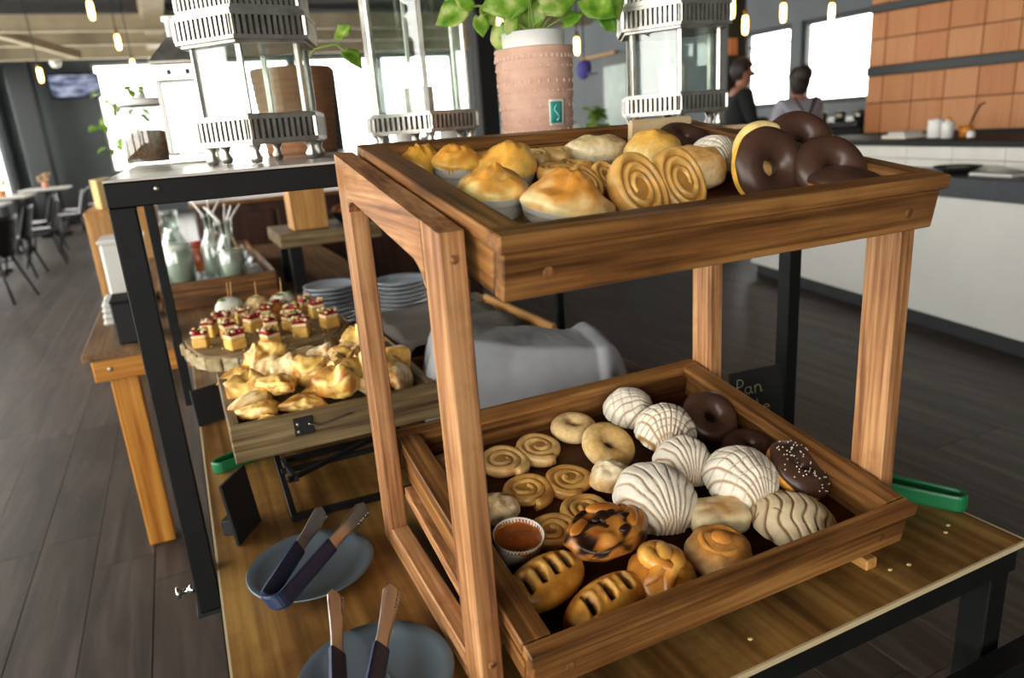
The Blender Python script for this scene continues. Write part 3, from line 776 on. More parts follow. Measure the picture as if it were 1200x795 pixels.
prof += [(R1+.001, PH-.004), (R1, PH), (R1-.006, PH), (R1-.008, PH-.03), (0, PH-.03)]
g.lathe(prof, 48); cpot = g.build('clay_pot', M['pinkpot'], t)
g = G()
for row, zz in enumerate((.148, .131, .105, .088, .062, .036, .018)):
    nn_ = (44, 30, 26, 40, 26, 22, 18)[row]
    for k in range(nn_):
        a = 2*pi*k/nn_; r = R0+(R1-R0)*zz/PH+.0012
        g.ball(lambda d: ((cos(a)*(r+d.x*.0011)-sin(a)*d.y*(.0028 if row % 2 else .0018), sin(a)*(r+d.x*.0011)+cos(a)*d.y*(.0028 if row % 2 else .0018), zz+d.z*(.0016 if row % 2 else .004)), None), 6, 4)
g.build('relief_pattern', plain('relief_clay', '#e6c2b0', .8), cpot, 'stuff')
a0_ = radians(-84)
def on_pot(a, z, e=.0015): 
    r = R0+(R1-R0)*z/PH+e; return Vector((r*cos(a), r*sin(a), z))
g = G(); g.grid(lambda u, v: on_pot(a0_+(u-.5)*.50, .026+v*.046, .0022), 6, 4); plab = g.build('paper_label', M['paper'], t, solid=.0005)
g = G(); g.grid(lambda u, v: on_pot(a0_-.02+(u-.6)*.34, .030+v*.038, .0030), 6, 4); g.build('teal_print', M['teal'], plab, solid=.0005)
g = G(); g.tube([on_pot(a0_-.05+.07*sin(k*.9), .034+.004*k, .0038) for k in range(8)], .0012, 5); g.build('print_mark', plain('pale_print', '#a9dcd2', .6), plab)
G().lathe([(0, PH-.03), (.056, PH-.03), (.060, PH+.028), (.057, PH+.028), (.053, PH-.02), (0, PH-.02)], 28).build('inner_pot', M['whiteplastic'], t)
G().lathe([(0, PH+.016), (.054, PH+.016), (.03, PH+.02), (0, PH+.021)], 20).build('soil', plain('soil', '#2c2118', .9, '#43321f', 60, bump=.5), t)
LV = [((0.55, 1.403, 1.574), .060, 200), ((0.599, 1.37, 1.546), .034, -80), ((0.644, 1.362, 1.585), .078, 190), ((0.628, 1.348, 1.520), .046, -80), ((0.689, 1.334, 1.562), .060, -95), ((0.738, 1.319, 1.583), .068, 12), ((0.674, 1.353, 1.605), .066, 80), ((0.719, 1.334, 1.606), .066, 40), ((0.800, 1.284, 1.562), .062, -32), ((0.828, 1.275, 1.568), .050, -60), ((0.813, 1.271, 1.535), .036, -45), ((0.579, 1.393, 1.588), .032, 150), ((0.616, 1.371, 1.565), .034, -60), ((0.753, 1.303, 1.548), .034, 20), ((0.648, 1.347, 1.540), .030, 240), ((.70, 1.36, 1.63), .07, 100), ((.62, 1.38, 1.63), .065, 150), ((.77, 1.31, 1.62), .07, 30), ((.66, 1.26, 1.615), .05, 60), ((.56, 1.36, 1.62), .055, 170), ((.60, 1.25, 1.60), .05, 200)]
org = Vector((.662, 1.29, ZT)); g = G()
rv, nv_, uv_ = Vector((.89, -.456, 0)), Vector((-.456, -.89, 0)), Vector((0, 0, 1))
for k, (p, L, an) in enumerate(LV):
    an = radians(an); ld = (rv*cos(an)+uv_*sin(an)+nv_*random.uniform(-.15, .4)).normalized()
    nn2 = (nv_+rv*random.uniform(-.35, .35)+uv_*random.uniform(.0, .55)).normalized(); sd_ = nn2.cross(ld).normalized(); nn2 = ld.cross(sd_)
    L *= 1.12; q = Vector(p)-org-Vector((0, 0, .014))+nv_*(.05+.02*(k % 3)); base = q-ld*L*.5
    root = Vector((random.uniform(-.02, .02), random.uniform(-.02, .02), PH+.018))
    mid = (root+base)/2+Vector((0, 0, .030+.02*random.random()))
    pts = [root*(1-u)**2+mid*2*u*(1-u)+base*u*u for u in [i/8 for i in range(9)]]
    g.tube(pts, [.0016-.0007*i/8 for i in range(9)], 6)
    o = leaf_mesh('leaf', t, L, base, 0, .25, 0, .22)
    o.rotation_euler = Matrix(((ld.x, sd_.x, nn2.x), (ld.y, sd_.y, nn2.y), (ld.z, sd_.z, nn2.z))).to_euler()
g.build('stems', M['stem'], t)
# second pot behind the lantern
t = thing('tan_planter', 'ribbed tan clay planter seen through and beside the left lantern', 'planter', (.325, 1.98, ZT))
prof = [(0, 0), (.085, 0)]
for k in range(13): prof += [(.088+.001*k, .004+k*.0155), (.0895+.001*k, .007+k*.0155), (.0895+.001*k, .015+k*.0155), (.087+.001*k, .018+k*.0155)]
prof += [(.10, .208), (.092, .208), (.088, .17), (0, .17)]
G().lathe(prof, 40).build('clay_pot', M['tanpot'], t)
g = G(); pts = [(.0, 0, .17), (.06, -.03, .25), (.11, -.05, .26), (.135, -.06, .235), (.14, -.06, .21)]; g.tube(pts, .003, 6); g.build('stems', M['stem'], t)
leaf_mesh('leaf', t, .055, Vector((.13, -.06, .24)), radians(-60), .9, .5); leaf_mesh('leaf', t, .06, Vector((.135, -.06, .275)), radians(80), -.6, -.6); leaf_mesh('leaf', t, .05, Vector((-.05, 0, .2)), radians(150), .3)

# ------------------------------------------------------------------ plates and tongs
def plate(label, loc, R, mat, group=None, h=.016):
    t = thing('side_plate', label, 'plate', loc, group=group)
    g = G(); g.lathe([(0, .0), (R*.55, 0), (R*.6, .003), (R*.88, h*.55), (R, h), (R*.985, h+.0022), (R*.86, h*.72), (R*.62, .0065), (R*.3, .0042), (0, .004)], 48)
    dsh = g.build('dish', mat, t)
    g = G(); g.tube([(R*.17*cos(a), R*.17*sin(a), .0043) for a in [2*pi*k/28 for k in range(28)]], .0008, 6, True); g.build('centre_ring', mat, dsh)
    return t
plate('grey-blue plate under the navy tongs, left of the stand', (.082, .955, TZ+.0008), .090, M['plate'])
plate('grey-blue plate cut off by the bottom edge of the photo', (.108, .690, TZ+.0008), .090, M['plate'])
def tongs(name, label, bend, dirs, tips, handle_mat, hl=.55, wide=.009, roll=0):
    """bend = centre of the U end; tips = two tip points"""
    t = thing(name, label, 'tongs', bend)
    B = Vector(bend)
    ax = ((Vector(tips[0])+Vector(tips[1]))/2-B); L = ax.length; ax.normalize()
    sd = Vector((tips[1][0]-tips[0][0], tips[1][1]-tips[0][1], 0)); sd = (sd-ax*sd.dot(ax)).normalized()
    g = G(); gap = .013
    U = [B+sd*(-gap*cos(a))-ax*(gap*.9*sin(a))+ax*gap-B for a in [pi*k/10 for k in range(11)]]
    upv = ax.cross(sd)
    upv = (upv*cos(roll)+sd*sin(roll)).normalized()
    S = [];  E_ = []
    for s, tp in ((-1, tips[0]), (1, tips[1])):
        st = sd*(s*gap)+ax*gap; en = Vector(tp)-B; S.append(st); E_.append(en)
    hL = [S[0].lerp(E_[0], u) for u in (hl, hl*.8, hl*.5, hl*.2)]; hR = [S[1].lerp(E_[1], u) for u in (hl*.2, hl*.5, hl*.8, hl)]
    g = G(); path = hL+U+hR
    strip(g, path, upv, wide, .0038)
    g.build('handle_grip', handle_mat, t)
    for i in (0, 1):
        g = G(); pts = [S[i].lerp(E_[i], u) for u in (hl-.02, hl+.1, hl+.2, .86, .93, 1.0)]
        strip(g, pts, upv, [wide*.8, wide*.8, wide*.9, wide*1.15, wide*1.2, wide*.6], .0018)
        d = (E_[i]-S[i]).normalized()
        arm_ = g.build('steel_arm', M['steel'], t)
        g = G()
        for k in range(5):
            c = S[i].lerp(E_[i], .84+.035*k)+upv*wide*.9; g.ball(lambda q: (c+q*.0038, None), 8, 5)
        g.build('scalloped_edge', M['steel'], arm_)
    return t
def strip(g, pts, upv, wide, th):
    pts = [Vector(p) for p in pts]; m = len(pts); vs = []
    for i, p in enumerate(pts):
        a = pts[max(0, i-1)]; b = pts[min(m-1, i+1)]; tdir = (b-a).normalized(); side = upv.cross(tdir).normalized()
        w = wide[i] if isinstance(wide, (list, tuple)) else wide
        for su, ss in ((-1, -.6), (-.7, -1), (.7, -1), (1, -.6), (1, .6), (.7, 1), (-.7, 1), (-1, .6)): vs.append(p+upv*(su*w)+side*(ss*th))
    fs = [(i*8+k, i*8+(k+1) % 8, (i+1)*8+(k+1) % 8, (i+1)*8+k) for i in range(m-1) for k in range(8)]
    fs += [tuple(range(8))[::-1], tuple((m-1)*8+k for k in range(8))]
    g.add(vs, fs, False)
tongs('serving_tongs', 'tongs with navy grips resting on the whole grey-blue plate', (.018, .862, .784), None, ((.124, 1.071, .783), (.187, 1.047, .783)), M['tongblue'], .52, .0115, radians(28))
tongs('serving_tongs', 'tongs on the cut-off plate at bottom, grips out of frame', (.062, .600, .781), None, ((.096, .844, .782), (.166, .816, .782)), M['tongblue'], .50, .0115, radians(40))
tongs('serving_tongs', 'tongs with green grips at the right end of the near table', (.985, .592, .7662), None, ((.86, .80, .764), (.90, .81, .764)), M['tonggreen'], .50, .0125)
tongs('serving_tongs', 'tongs with green grips half hidden under the rustic crate', (-.026, 1.395, .762), None, (((.17, 1.52, .762)), (.165, 1.44, .762)), M['tonggreen'], .50, .0105)
# chalk sign
t = thing('chalk_sign', 'small black chalkboard sign reading Pan behind the lower tray', 'sign', (.945, .985, TZ), (0, 0, radians(-6)))
TZs = M['chalk'] = plain('chalk_cream', '#b9b08a', .9)
G().box((0, 0, .062), (.118, .006, .122), .001, Matrix.Rotation(radians(-8), 4, 'X')).build('board', plain('chalkboard', '#181817', .8, '#232321', 30), t); brd = t.children[0]
G().box((0, .02, .004), (.06, .07, .007), .001).build('foot', M['blackmatte'], t)
def strokes(g, lines, ox, oz, s):
    for ln in lines:
        pts = []
        for x, z in ln:
            X_ = ox+x*s; Z_ = oz+z*s
            pts.append((X_, -.0042+(Z_-.062)*.1405, Z_))
        g.tube(pts, .0011, 5)
g = G()
def arc(cx, cz, r, a, b, n=10, sq=1): return [(cx+r*cos(radians(a+(b-a)*k/n)), cz+r*sq*sin(radians(a+(b-a)*k/n))) for k in range(n+1)]
strokes(g, [[(0, 0), (.05, .5), (.1, 1)], arc(.2, .78, .32, 110, -110, 12, .75)], -.045, .078, .030)
strokes(g, [arc(.85, .25, .22, 20, 340), [(1.08, .5), (1.08, .1), (1.2, .0)]], -.045, .078, .030)
strokes(g, [[(1.38, .5), (1.38, 0)], [(1.38, .3)]+arc(1.6, .3, .2, 140, 0)+[(1.82, .0), (1.95, .08)]], -.045, .078, .030)
strokes(g, [[(1.35, .3), (1.75, .3)]+arc(1.55, .26, .22, 10, 320)], -.030, .036, .032)
strokes(g, [[(.98, 1.0), (.98, .05), (1.1, 0)], arc(.62, .26, .2, 40, 320)], -.030, .036, .030)
g.build('chalk_lettering', M['chalk'], brd)

# ------------------------------------------------------------------ pastries
def C_(h): return lin(h)
GOLD, BROWN, DEEP, PALE, CREAM, YEL = C_('#cf9340'), C_('#a9621f'), C_('#6e3612'), C_('#e3c48c'), C_('#efdcb4'), C_('#e0aa42')
def bunfn(Rx, Ry, h, base=.35, seed=0, amp=.04, side=PALE, top=GOLD, pw=1.0, ns=None, edge=.25):
    ns = ns or 1.6/max(Rx, Ry)
    def fn(d):
        z = h*(base+(1-base)*max(0, d.z)**pw) if d.z > 0 else h*base*(1+d.z)**.6 if d.z > -1 else 0
        k = 1+amp*nz(d, 2.2, seed)*1.5
        p = Vector((d.x*Rx*k, d.y*Ry*k, z*k))
        t = (d.z-edge)/.5+.5*nz(d, 3.1, seed+3)
        return p, mixc(side, top, t)
    return fn
def put(o, org, x, y, rz=0, tx=0, dz=0, ty=0):
    m = Matrix.Translation(org) @ Matrix.Rotation(TI, 4, 'X') @ Matrix.Translation((x, y, -.0549+dz)) @ Matrix.Rotation(rz, 4, 'Z') @ Matrix.Rotation(tx, 4, 'X') @ Matrix.Rotation(ty, 4, 'Y')
    rigid(o, m); return o
GRP = dict(concha='conchas in the lower tray', ring='ring donuts', palm='palmier cookies', muf='muffins', choc='chocolate-glazed donuts')
def concha(label, R, h, seed, style='fan', white=C_('#f0e8d6'), bun=C_('#a87c45'), ang=0, group='conchas'):
    t = thing('concha', label, 'sweet bread', group=group)
    f0 = bunfn(R, R, h, .34, seed, .03, bun, C_('#c79a5c'))
    g = G(); g.ball(f0, 40, 20); g.build('bun', M['crust'], t)
    rnd = random.Random(seed)
    g = G(); ca, sa = cos(ang), sin(ang)
    wob = [rnd.uniform(-.25, .25) for _ in range(40)]
    def groove(x, y):
        X_, Y_ = (x*ca+y*sa)/R, (-x*sa+y*ca)/R
        X_ += .05*noise.noise(Vector((X_*2, Y_*2, seed))); Y_ += .05*noise.noise(Vector((X_*2, Y_*2, seed+9)))
        if style == 'squig':
            q = Y_*3.6+.35*sin(X_*5+seed)+.25*X_*X_*3
            dd_ = abs((q % 1)-.5)/3.6; v = exp(-(dd_/.026)**2)
            q2 = X_*2.2+.3*sin(Y_*7); d2 = abs((q2 % 1)-.5)/2.2
            if noise.noise(Vector((X_*3, Y_*3, seed+4))) > .22: v = max(v, .9*exp(-(d2/.024)**2))
            return v
        dist = sqrt((X_+1.35)**2+Y_*Y_); al = atan2(Y_, X_+1.35)
        q = al/.155+.5
        dd_ = abs((q % 1)-.5)*.155*dist; v = exp(-(dd_/.019)**2)
        if style == 'cross':
            q = dist*4.2; d2 = abs((q % 1)-.5)/4.2; v = max(v, .8*exp(-(d2/.022)**2))
        elif style == 'light':
            q = dist*3.1; d2 = abs((q % 1)-.5)/3.1; v = max(v, .45*exp(-(d2/.018)**2))
        return v
    lim = -.12
    def fn(u, v):
        a = 2*pi*u; th = pi/2-(pi/2-lim+.06*sin(a*5+seed))*v
        d = Vector((cos(th)*cos(a), cos(th)*sin(a), sin(th)))
        p, _ = f0(d); gv = groove(p.x, p.y)
        nrm = Vector((d.x, d.y, max(.1, d.z*1.2))).normalized()
        off = .0026*(1-gv*1.15) if v < .985 else -.001
        return p+nrm*off, mixc(white, bun, gv*1.1)
    g.grid(fn, 150, 44, wu=True); g.build('sugar_shell', M['topping'], t)
    return t
def donut(label, R, r, side=PALE, top=GOLD, glaze=None, seed=0, group=None, rough='crust', drip=.15, sprinkle=0, cover=1.0):
    t = thing('donut', label, 'donut', group=group)
    Rm = R-r
    def tor(a, b, off=0):
        k = 1+.035*noise.noise(Vector((cos(a)*1.5+seed, sin(a)*1.5, b*.3)))
        q = (r+off)*k; c = cos(b); s = sin(b)
        if s < 0: s *= .8
        return Vector(((Rm+q*c)*cos(a), (Rm+q*c)*sin(a), r*.8+q*s*.95))
    g = G()
    def fn(u, v):
        a, b = 2*pi*u, 2*pi*v
        return tor(a, b), mixc(side, top, (sin(b)-.1)*1.2+.6*noise.noise(Vector((cos(a)*2+seed, sin(a)*2, b))))
    g.grid(fn, 48, 20, True, True); g.build('ring', M[rough], t)
    if glaze:
        g = G()
        def fg(u, v):
            a = 2*pi*u; w = drip*noise.noise(Vector((cos(a)*2.2+seed*3, sin(a)*2.2, 3)))
            b0, b1 = (-.15+w-.45*(cover-1)), pi+.80+w*.5
            e = min(v, 1-v); b = b0+(b1-b0)*v
            return tor(a, b, .0022 if e > .02 else -.0015)
        g.grid(fg, 56, 20, True, False); g.build('glaze', glaze, t)
    if sprinkle:
        rnd = random.Random(seed); g = G()
        for _ in range(sprinkle):
            a, b = rnd.uniform(0, 2*pi), rnd.uniform(.6, 2.4); c = tor(a, b, .003)
            g.ball(lambda d: (c+d*.0012, (.75, .68, .55, 1)), 5, 3)
        g.build('sugar_crumbs', M['nut'], t, 'stuff')
    return t
def palmier(label, L, W, h, seed=0, turns=2.4, dark=0.3, group='palmiers', lobes=2, tcol=None):
    t = thing('palmier', label, 'cookie', group=group)
    g = G(); rnd = random.Random(seed)
    hi = tcol or C_('#e6b866'); lo = C_('#9a6026')
    for s in ((-1, 1) if lobes == 2 else (1,)):
        pts = []; rad = []; cs = []; n = int(turns*26)
        b = W/4*1.06; a = L/2
        pitch = b/(turns+.35)
        for i in range(n+1):
            u = i/n; ph = 2*pi*turns*u; q = 1-.80*u
            x = -a*q*cos(ph)*(1 if True else 1); y = s*(b*.98) + s*(-b*q*sin(ph))*-1
            x += .02*L*(1-q)
            y = s*(b-.0005) - s*b*q*sin(-ph+pi)*1.0
            pts.append((y, x, h/2+.0012*sin(ph*2+seed)+.004*q*(cos(ph)*.2))); rad.append(pitch*.60*(1-.12*u))
            cs.append(mixc(hi, lo, .35+.5*noise.noise(Vector((u*9, s, seed)))+dark*.6*(1-u)))
        g.tube(pts, rad, 10, col=cs, flat=h/(pitch*1.15))
    # bread skin that closes the gaps between the coils, a little lower than their tops
    if lobes == 2:
        for s in (-1, 1):
            b = W/4; g.ball(lambda d: ((s*b+d.y*b*.95, d.x*L*.47, h*.5+d.z*h*.36), mixc(lo, hi, .25)), 24, 8)
    else:
        b = W/4; g.ball(lambda d: ((d.x*L*.47, b+d.y*b*.95, h*.5+d.z*h*.36), mixc(lo, hi, .25)), 24, 8)
    g.build('coiled_dough', M['glazed'], t)
    return t
def muffin(label, R, hl, hd, seed, top=C_('#d2923c'), side=C_('#e8bd60'), liner=True, peak=.2, sunk=False):
    t = thing('muffin', label, 'muffin', group='muffins')
    g = G(); g.lathe([(0, .0005), (R*.74, 0), (R*.78, .002), (R*.98, hl), (R*1.0, hl+.001), (R*.965, hl), (R*.90, hl*.6)], 88, flute=.018)
    g.build('paper_liner', M['paper'], t)
    g = G()
    def fn(d):
        z = hl*.96+(hd*(max(0, d.z)**.9)*(1+peak*nz(d, 1.3, seed)+.14*nz(d, 4.5, seed+8)+.06*nz(d, 10, seed)) if d.z > 0 else hl*.8*d.z)
        k = (1.0 if d.z > .0 else 1+.14*d.z)*(1+.07*nz(d, 2, seed))
        if sunk and d.z > 0: z = hl*.80+.004*nz(d, 3, seed)
        kk = .95 if sunk else (1.06-.14*abs(d.z-.15) if d.z > 0 else .95)
        return Vector((d.x*R*k*kk, d.y*R*k*kk, z)), mixc(side, top, d.z*1.2+.2+.8*nz(d, 3, seed+5))
    g.ball(fn, 40, 24); g.build('cake', M['glazed'], t)
    return t
def roll(label, Rx, Ry, h, seed, side=PALE, top=GOLD, mat='crust', amp=.05, base=.35, name='bread_roll', pw=.8, group=None, edge=.25, sq=0):
    t = thing(name, label, 'sweet bread', group=group)
    f0 = bunfn(Rx, Ry, h, base, seed, amp, side, top, pw, edge=edge)
    def fn(d):
        if sq:
            m = (abs(d.x)**sq+abs(d.y)**sq+abs(d.z)**sq)**(1/sq); e = d/m
            z = h*(.5+.5*e.z)*(1+.05*nz(d, 3, seed))
            return Vector((e.x*Rx*(1+.03*nz(d, 2, seed)), e.y*Ry*(1+.03*nz(d, 2, seed+1)), z)), mixc(side, top, (d.z-edge)*2.2+.6*nz(d, 3, seed))
        return f0(d)
    g = G(); g.ball(fn, 40, 22); g.build('crumb', M[mat], t)
    return t
def slitloaf(label, a, b, h, nsl, seed, fill=True):
    t = thing('filled_bread', label, 'sweet bread', group='glazed slit breads with dark filling')
    pos = [(-.68+1.36*(k+.5)/nsl)*a for k in range(nsl)]
    g = G(); hi, mid, dk = C_('#dea244'), C_('#c0792a'), C_('#2a150b')
    def fn(d):
        m = (abs(d.x)**2.6+abs(d.y)**2.4)**(1/2.6) if abs(d.x)+abs(d.y) > 1e-6 else 1
        cx = d.x*a; cy = d.y*b
        z = h*(.32+.68*max(0, d.z)**.75) if d.z > 0 else h*.32*(1+d.z)**.5 if d.z > -1 else 0
        col = mixc(mid, hi, .5+.9*nz(d, 2.5, seed)); dz = 0
        if d.z > .05:
            for x0 in pos:
                q = (cx-x0-.25*cy)/a
                w = max(0, 1-(cy/(b*.46))**2)**.6
                dep = exp(-(q/.055)**2)*w; rim = exp(-((abs(q)-.13)/.05)**2)*w
                dz += -.42*h*dep+.07*h*rim
                col = mixc(col, dk, dep*1.5); col = mixc(col, C_('#e7bd6a'), rim*.45)
        return Vector((cx*(1.04), cy, max(0, z+dz))), col
    g.ball(fn, 110, 44); g.build('crust', M['glazed'], t)
    if fill:
        g = G()
        for x0 in pos:
            g.ball(lambda d: ((x0+d.x*a*.045+d.y*b*.06, d.y*b*.30, h*.66+d.z*h*.12), None), 10, 6)
        g.build('dark_filling', M['chocchunk'], t)
    return t

# ---- lower tray
def L(o, x, y, rz=0, tx=0, dz=0, ty=0): return put(o, LOO, x, y, rz, tx, dz, ty)
def U(o, x, y, rz=0, tx=0, dz=0, ty=0): return put(o, UPO, x, y, rz, tx, dz, ty)
L(donut('pale sugared ring donut in the back left corner of lower tray', .036, .0165, PALE, C_('#d9b071'), seed=1, rough='sugar', group='plain ring donuts'), .058, .385, dz=.0)
L(roll('small pale cracked roll behind the paper-lined bun in lower tray', .030, .028, .036, 3, CREAM, C_('#d8b98a'), 'sugar', .08), .086, .268)
L(muffin('brown bun in a white paper liner half behind the front post', .033, .034, .016, 5, C_('#9a4f1c'), C_('#b8722c'), sunk=True, peak=.05), .080, .193, dz=.0)
L(palmier('large pale palmier nearest the back board of the lower tray', .074, .132, .020, 2, 2.3, .1, tcol=C_('#dcb878')), .176, .378, rz=radians(8))
L(palmier('browner palmier in the middle of the three in lower tray', .068, .134, .018, 3, 2.4, .5), .178, .294, rz=radians(-4))
L(palmier('golden palmier nearest the front of the three in lower tray', .066, .130, .018, 4, 2.4, .3), .166, .212, rz=radians(18))
L(donut('pale ring donut lying flat behind the other ring donut', .038, .0165, PALE, C_('#e0be84'), seed=6, rough='sugar', group='plain ring donuts'), .285, .408)
L(donut('pale ring donut leaning on the flat ring donut in lower tray', .043, .0175, C_('#e4c890'), C_('#dcb16a'), seed=7, rough='sugar', group='plain ring donuts'), .302, .338, tx=radians(24), dz=.006, rz=.2)
L(concha('small white concha farthest back in the lower tray', .041, .060, 11, 'light', ang=radians(150)), .388, .405, tx=radians(8))
L(concha('white concha just left of the chocolate ring donut', .046, .070, 12, 'cross', ang=radians(60)), .399, .322, tx=radians(10))
L(roll('small pale sugared roll behind the largest white concha', .032, .028, .042, 13, C_('#d8b078'), CREAM, 'sugar', .10), .262, .262)
L(concha('largest white concha with fan of long grooves, centre of lower tray', .055, .072, 14, 'fan', ang=radians(80)), .283, .190, tx=radians(14))
L(concha('white concha half hidden behind the finely crossed white concha', .042, .064, 15, 'fan', ang=radians(70)), .373, .242, tx=radians(10))
L(concha('white concha with crossed grooves beside the sprinkled chocolate donut', .051, .074, 16, 'light', ang=radians(85)), .415, .170, dz=.002, tx=radians(14))
L(donut('chocolate ring donut propped up by the back right corner of lower tray', .045, .0165, YEL, GOLD, M['choc'], 17, 'chocolate-glazed donuts'), .488, .325, tx=radians(38), dz=.020, rz=radians(-10))
L(donut('chocolate ring donut lying in shade behind the sprinkled donut', .042, .017, YEL, GOLD, M['choc'], 18, 'chocolate-glazed donuts', cover=1.3), .502, .238, dz=.0)
L(donut('chocolate donut with sugar crumbs tilted to show its yellow side', .048, .021, C_('#d89a3c'), YEL, M['choc'], 19, 'chocolate-glazed donuts', sprinkle=70, cover=.55), .494, .150, tx=radians(30), rz=radians(38), dz=.019)
L(concha('tan concha with wavy grooves in the front right of lower tray', .053, .046, 20, 'squig', C_('#e3cda6'), C_('#7d5a34'), ang=radians(55)), .430, .078)
L(roll('square bread with browned top in front of the crossed concha', .041, .027, .036, 21, C_('#f0dcae'), C_('#c98d44'), 'crust', .04, sq=4.5, edge=.62), .347, .128, rz=radians(-14))
t = L(roll('round sugared roll with a button of dough on top, at front', .043, .043, .050, 22, C_('#dcb47a'), C_('#b67a38'), 'sugar', .05), .296, .066)
g = G(); g.ball(lambda d: ((d.x*.013, d.y*.013, .048+d.z*.008), mixc(GOLD, BROWN, d.z*.5+.4)), 16, 9)
g.tube([(.024*cos(a), .024*sin(a), .043+.001*sin(3*a)) for a in [2*pi*k/24 for k in range(24)]], .005, 8, True, [mixc(GOLD, BROWN, .4)]*24); g.build('dough_button', M['sugar'], t)
t = L(roll('glossy golden knotted bun between round roll and slit bread', .042, .042, .044, 23, C_('#c88a36'), C_('#b8752a'), 'glazed', .04), .209, .068)
g = G()
def strand(pts, r, c=None):
    n_ = 24; P = [Vector(p) for p in pts]; out = []
    for i in range(n_+1):
        u = i/n_*(len(P)-1); k = min(int(u), len(P)-2); f = u-k
        p0, p1, p2, p3 = P[max(0, k-1)], P[k], P[k+1], P[min(len(P)-1, k+2)]
        out.append(.5*((2*p1)+(-p0+p2)*f+(2*p0-5*p1+4*p2-p3)*f*f+(-p0+3*p1-3*p2+p3)*f**3))
    g.tube(out, [r*(.55+.45*sin(pi*i/n_)) for i in range(n_+1)], 10, col=[mixc(C_('#dba24a'), C_('#a9661f'), .5+.5*sin(i*.7)) for i in range(n_+1)])
strand([(-.036, -.008, .020), (-.018, -.012, .038), (.004, .002, .046), (.010, .020, .040), (-.006, .022, .040), (-.012, .004, .044), (.004, -.016, .042), (.028, -.024, .026)], .0125)
strand([(.008, .036, .022), (.020, .018, .036), (.016, -.006, .044), (-.004, -.020, .038), (-.016, -.034, .022)], .011)
g.build('dough_knot', M['glazed'], t)
t = thing('chocolate_danish', 'brown bread with melted chocolate patches in the lower tray', 'sweet bread')
g = G()
def dfn(d):
    q = nz(d, 2.2, 5); z = (.032+.022*max(0, d.z)+.012*q) if d.z > 0 else .032*(1+d.z)**.5 if d.z > -1 else 0
    ch = nz(d, 2.6, 31)
    c = mixc(C_('#c98a3c'), C_('#8a4716'), .5+.9*nz(d, 3, 8)); c = mixc(c, C_('#2a160d'), (ch-.10)*7) if d.z > .1 else c
    return Vector((d.x*.060*(1+.09*nz(d, 3, 2)), d.y*.041*(1+.12*nz(d, 3, 7)), z)), c
g.ball(dfn, 60, 30); g.build('crust', M['glazed'], t)
g = G()
for k in range(9):
    a = random.Random(k).uniform(0, 6.28); q = random.Random(k+40).uniform(.1, .75); c = Vector((.052*q*cos(a), .034*q*sin(a), .049+.004*(1-q)))
    g.ball(lambda d: (c+Vector((d.x*.010, d.y*.006, d.z*.004)), None), 10, 6)
g.build('chocolate_patch', M['chocchunk'], t)
for k, (x, y, z, rz) in enumerate(((-.03, .015, .045, .3), (.012, .022, .05, -.4), (.036, -.006, .046, .8))):
    g = G(); g.ball(lambda d: ((d.x*.024, d.y*.010, d.z*.008), mixc(GOLD, BROWN, .5+d.z*.5)), 16, 8); o = g.build('dough_strip', M['glazed'], t); o.location = (x, y, z); o.rotation_euler = (0, .1, rz)
L(t, .184, .150, rz=radians(10))
L(slitloaf('glazed bread with four dark slits, nearest the front post', .056, .034, .043, 4, 24), .080, .120, rz=radians(16))
L(slitloaf('glazed bread with three dark slits against the front board', .060, .031, .042, 3, 25), .128, .060, rz=radians(14))

# ---- upper tray
U(muffin('round yellow muffin farthest back at the left end of upper tray', .030, .020, .036, 31, C_('#d2983a'), C_('#e8bc4c'), peak=.1), .080, .436)
U(muffin('muffin in tall white liner second from the back left corner', .034, .034, .028, 32, C_('#cd8c38'), C_('#e8bc58'), peak=.15), .112, .378)
U(muffin('muffin with a lumpy pointed crown in the middle of the muffins', .044, .026, .036, 33, C_('#d89c42'), C_('#eeca6a'), peak=.5), .166, .352)
U(muffin('yellow muffin in white liner close to the left rim of upper tray', .040, .026, .030, 34, C_('#d49640'), C_('#f0d88a'), peak=.3), .092, .220, dz=.008)
U(muffin('big pale muffin touching the front rim of the upper tray', .050, .022, .036, 35, C_('#d08c3a'), C_('#f2dfa2'), peak=.4), .142, .146, ty=radians(9), dz=.006)
U(palmier('flat pale palmier lying behind the lumpy muffin in upper tray', .060, .090, .020, 36, 2.3, .1, tcol=C_('#d9bb77')), .250, .400, dz=.020, rz=.1)
U(palmier('flat browned palmier lying at centre of the upper tray', .055, .085, .020, 46, 2.3, .5), .240, .310, rz=.3, dz=.018)
U(roll('flat-topped pale sugared bread at the back of upper tray', .050, .034, .052, 37, CREAM, C_('#e2c48a'), 'sugar', .05, base=.6), .345, .410)
U(palmier('small palmier standing on edge right of the big pale muffin', .052, .068, .020, 38, 2.2, .3), .226, .225, rz=radians(10), tx=radians(42), dz=.026)
U(palmier('large golden palmier leaning toward the front rim of upper tray', .088, .124, .026, 39, 2.9, .25), .258, .146, rz=radians(6), tx=radians(52), dz=.034)
U(roll('domed yellow sugared bread at back behind the large palmier', .043, .040, .066, 40, C_('#e2c07a'), C_('#dba548'), 'sugar', .05), .402, .345)
U(roll('sugared bread with browned right side behind the large palmier', .050, .042, .062, 41, C_('#e6cfa0'), C_('#d2a05c'), 'sugar', .06), .386, .238)
U(concha('white concha in the upper tray behind the yellow-sided donut', .038, .058, 42, 'light', ang=radians(90)), .474, .295)
U(donut('plain yellow ring donut standing behind the front chocolate donut', .043, .018, C_('#e4c172'), C_('#e8cf90'), seed=43, group='plain ring donuts'), .468, .205, tx=radians(62), rz=radians(-14), dz=.046)
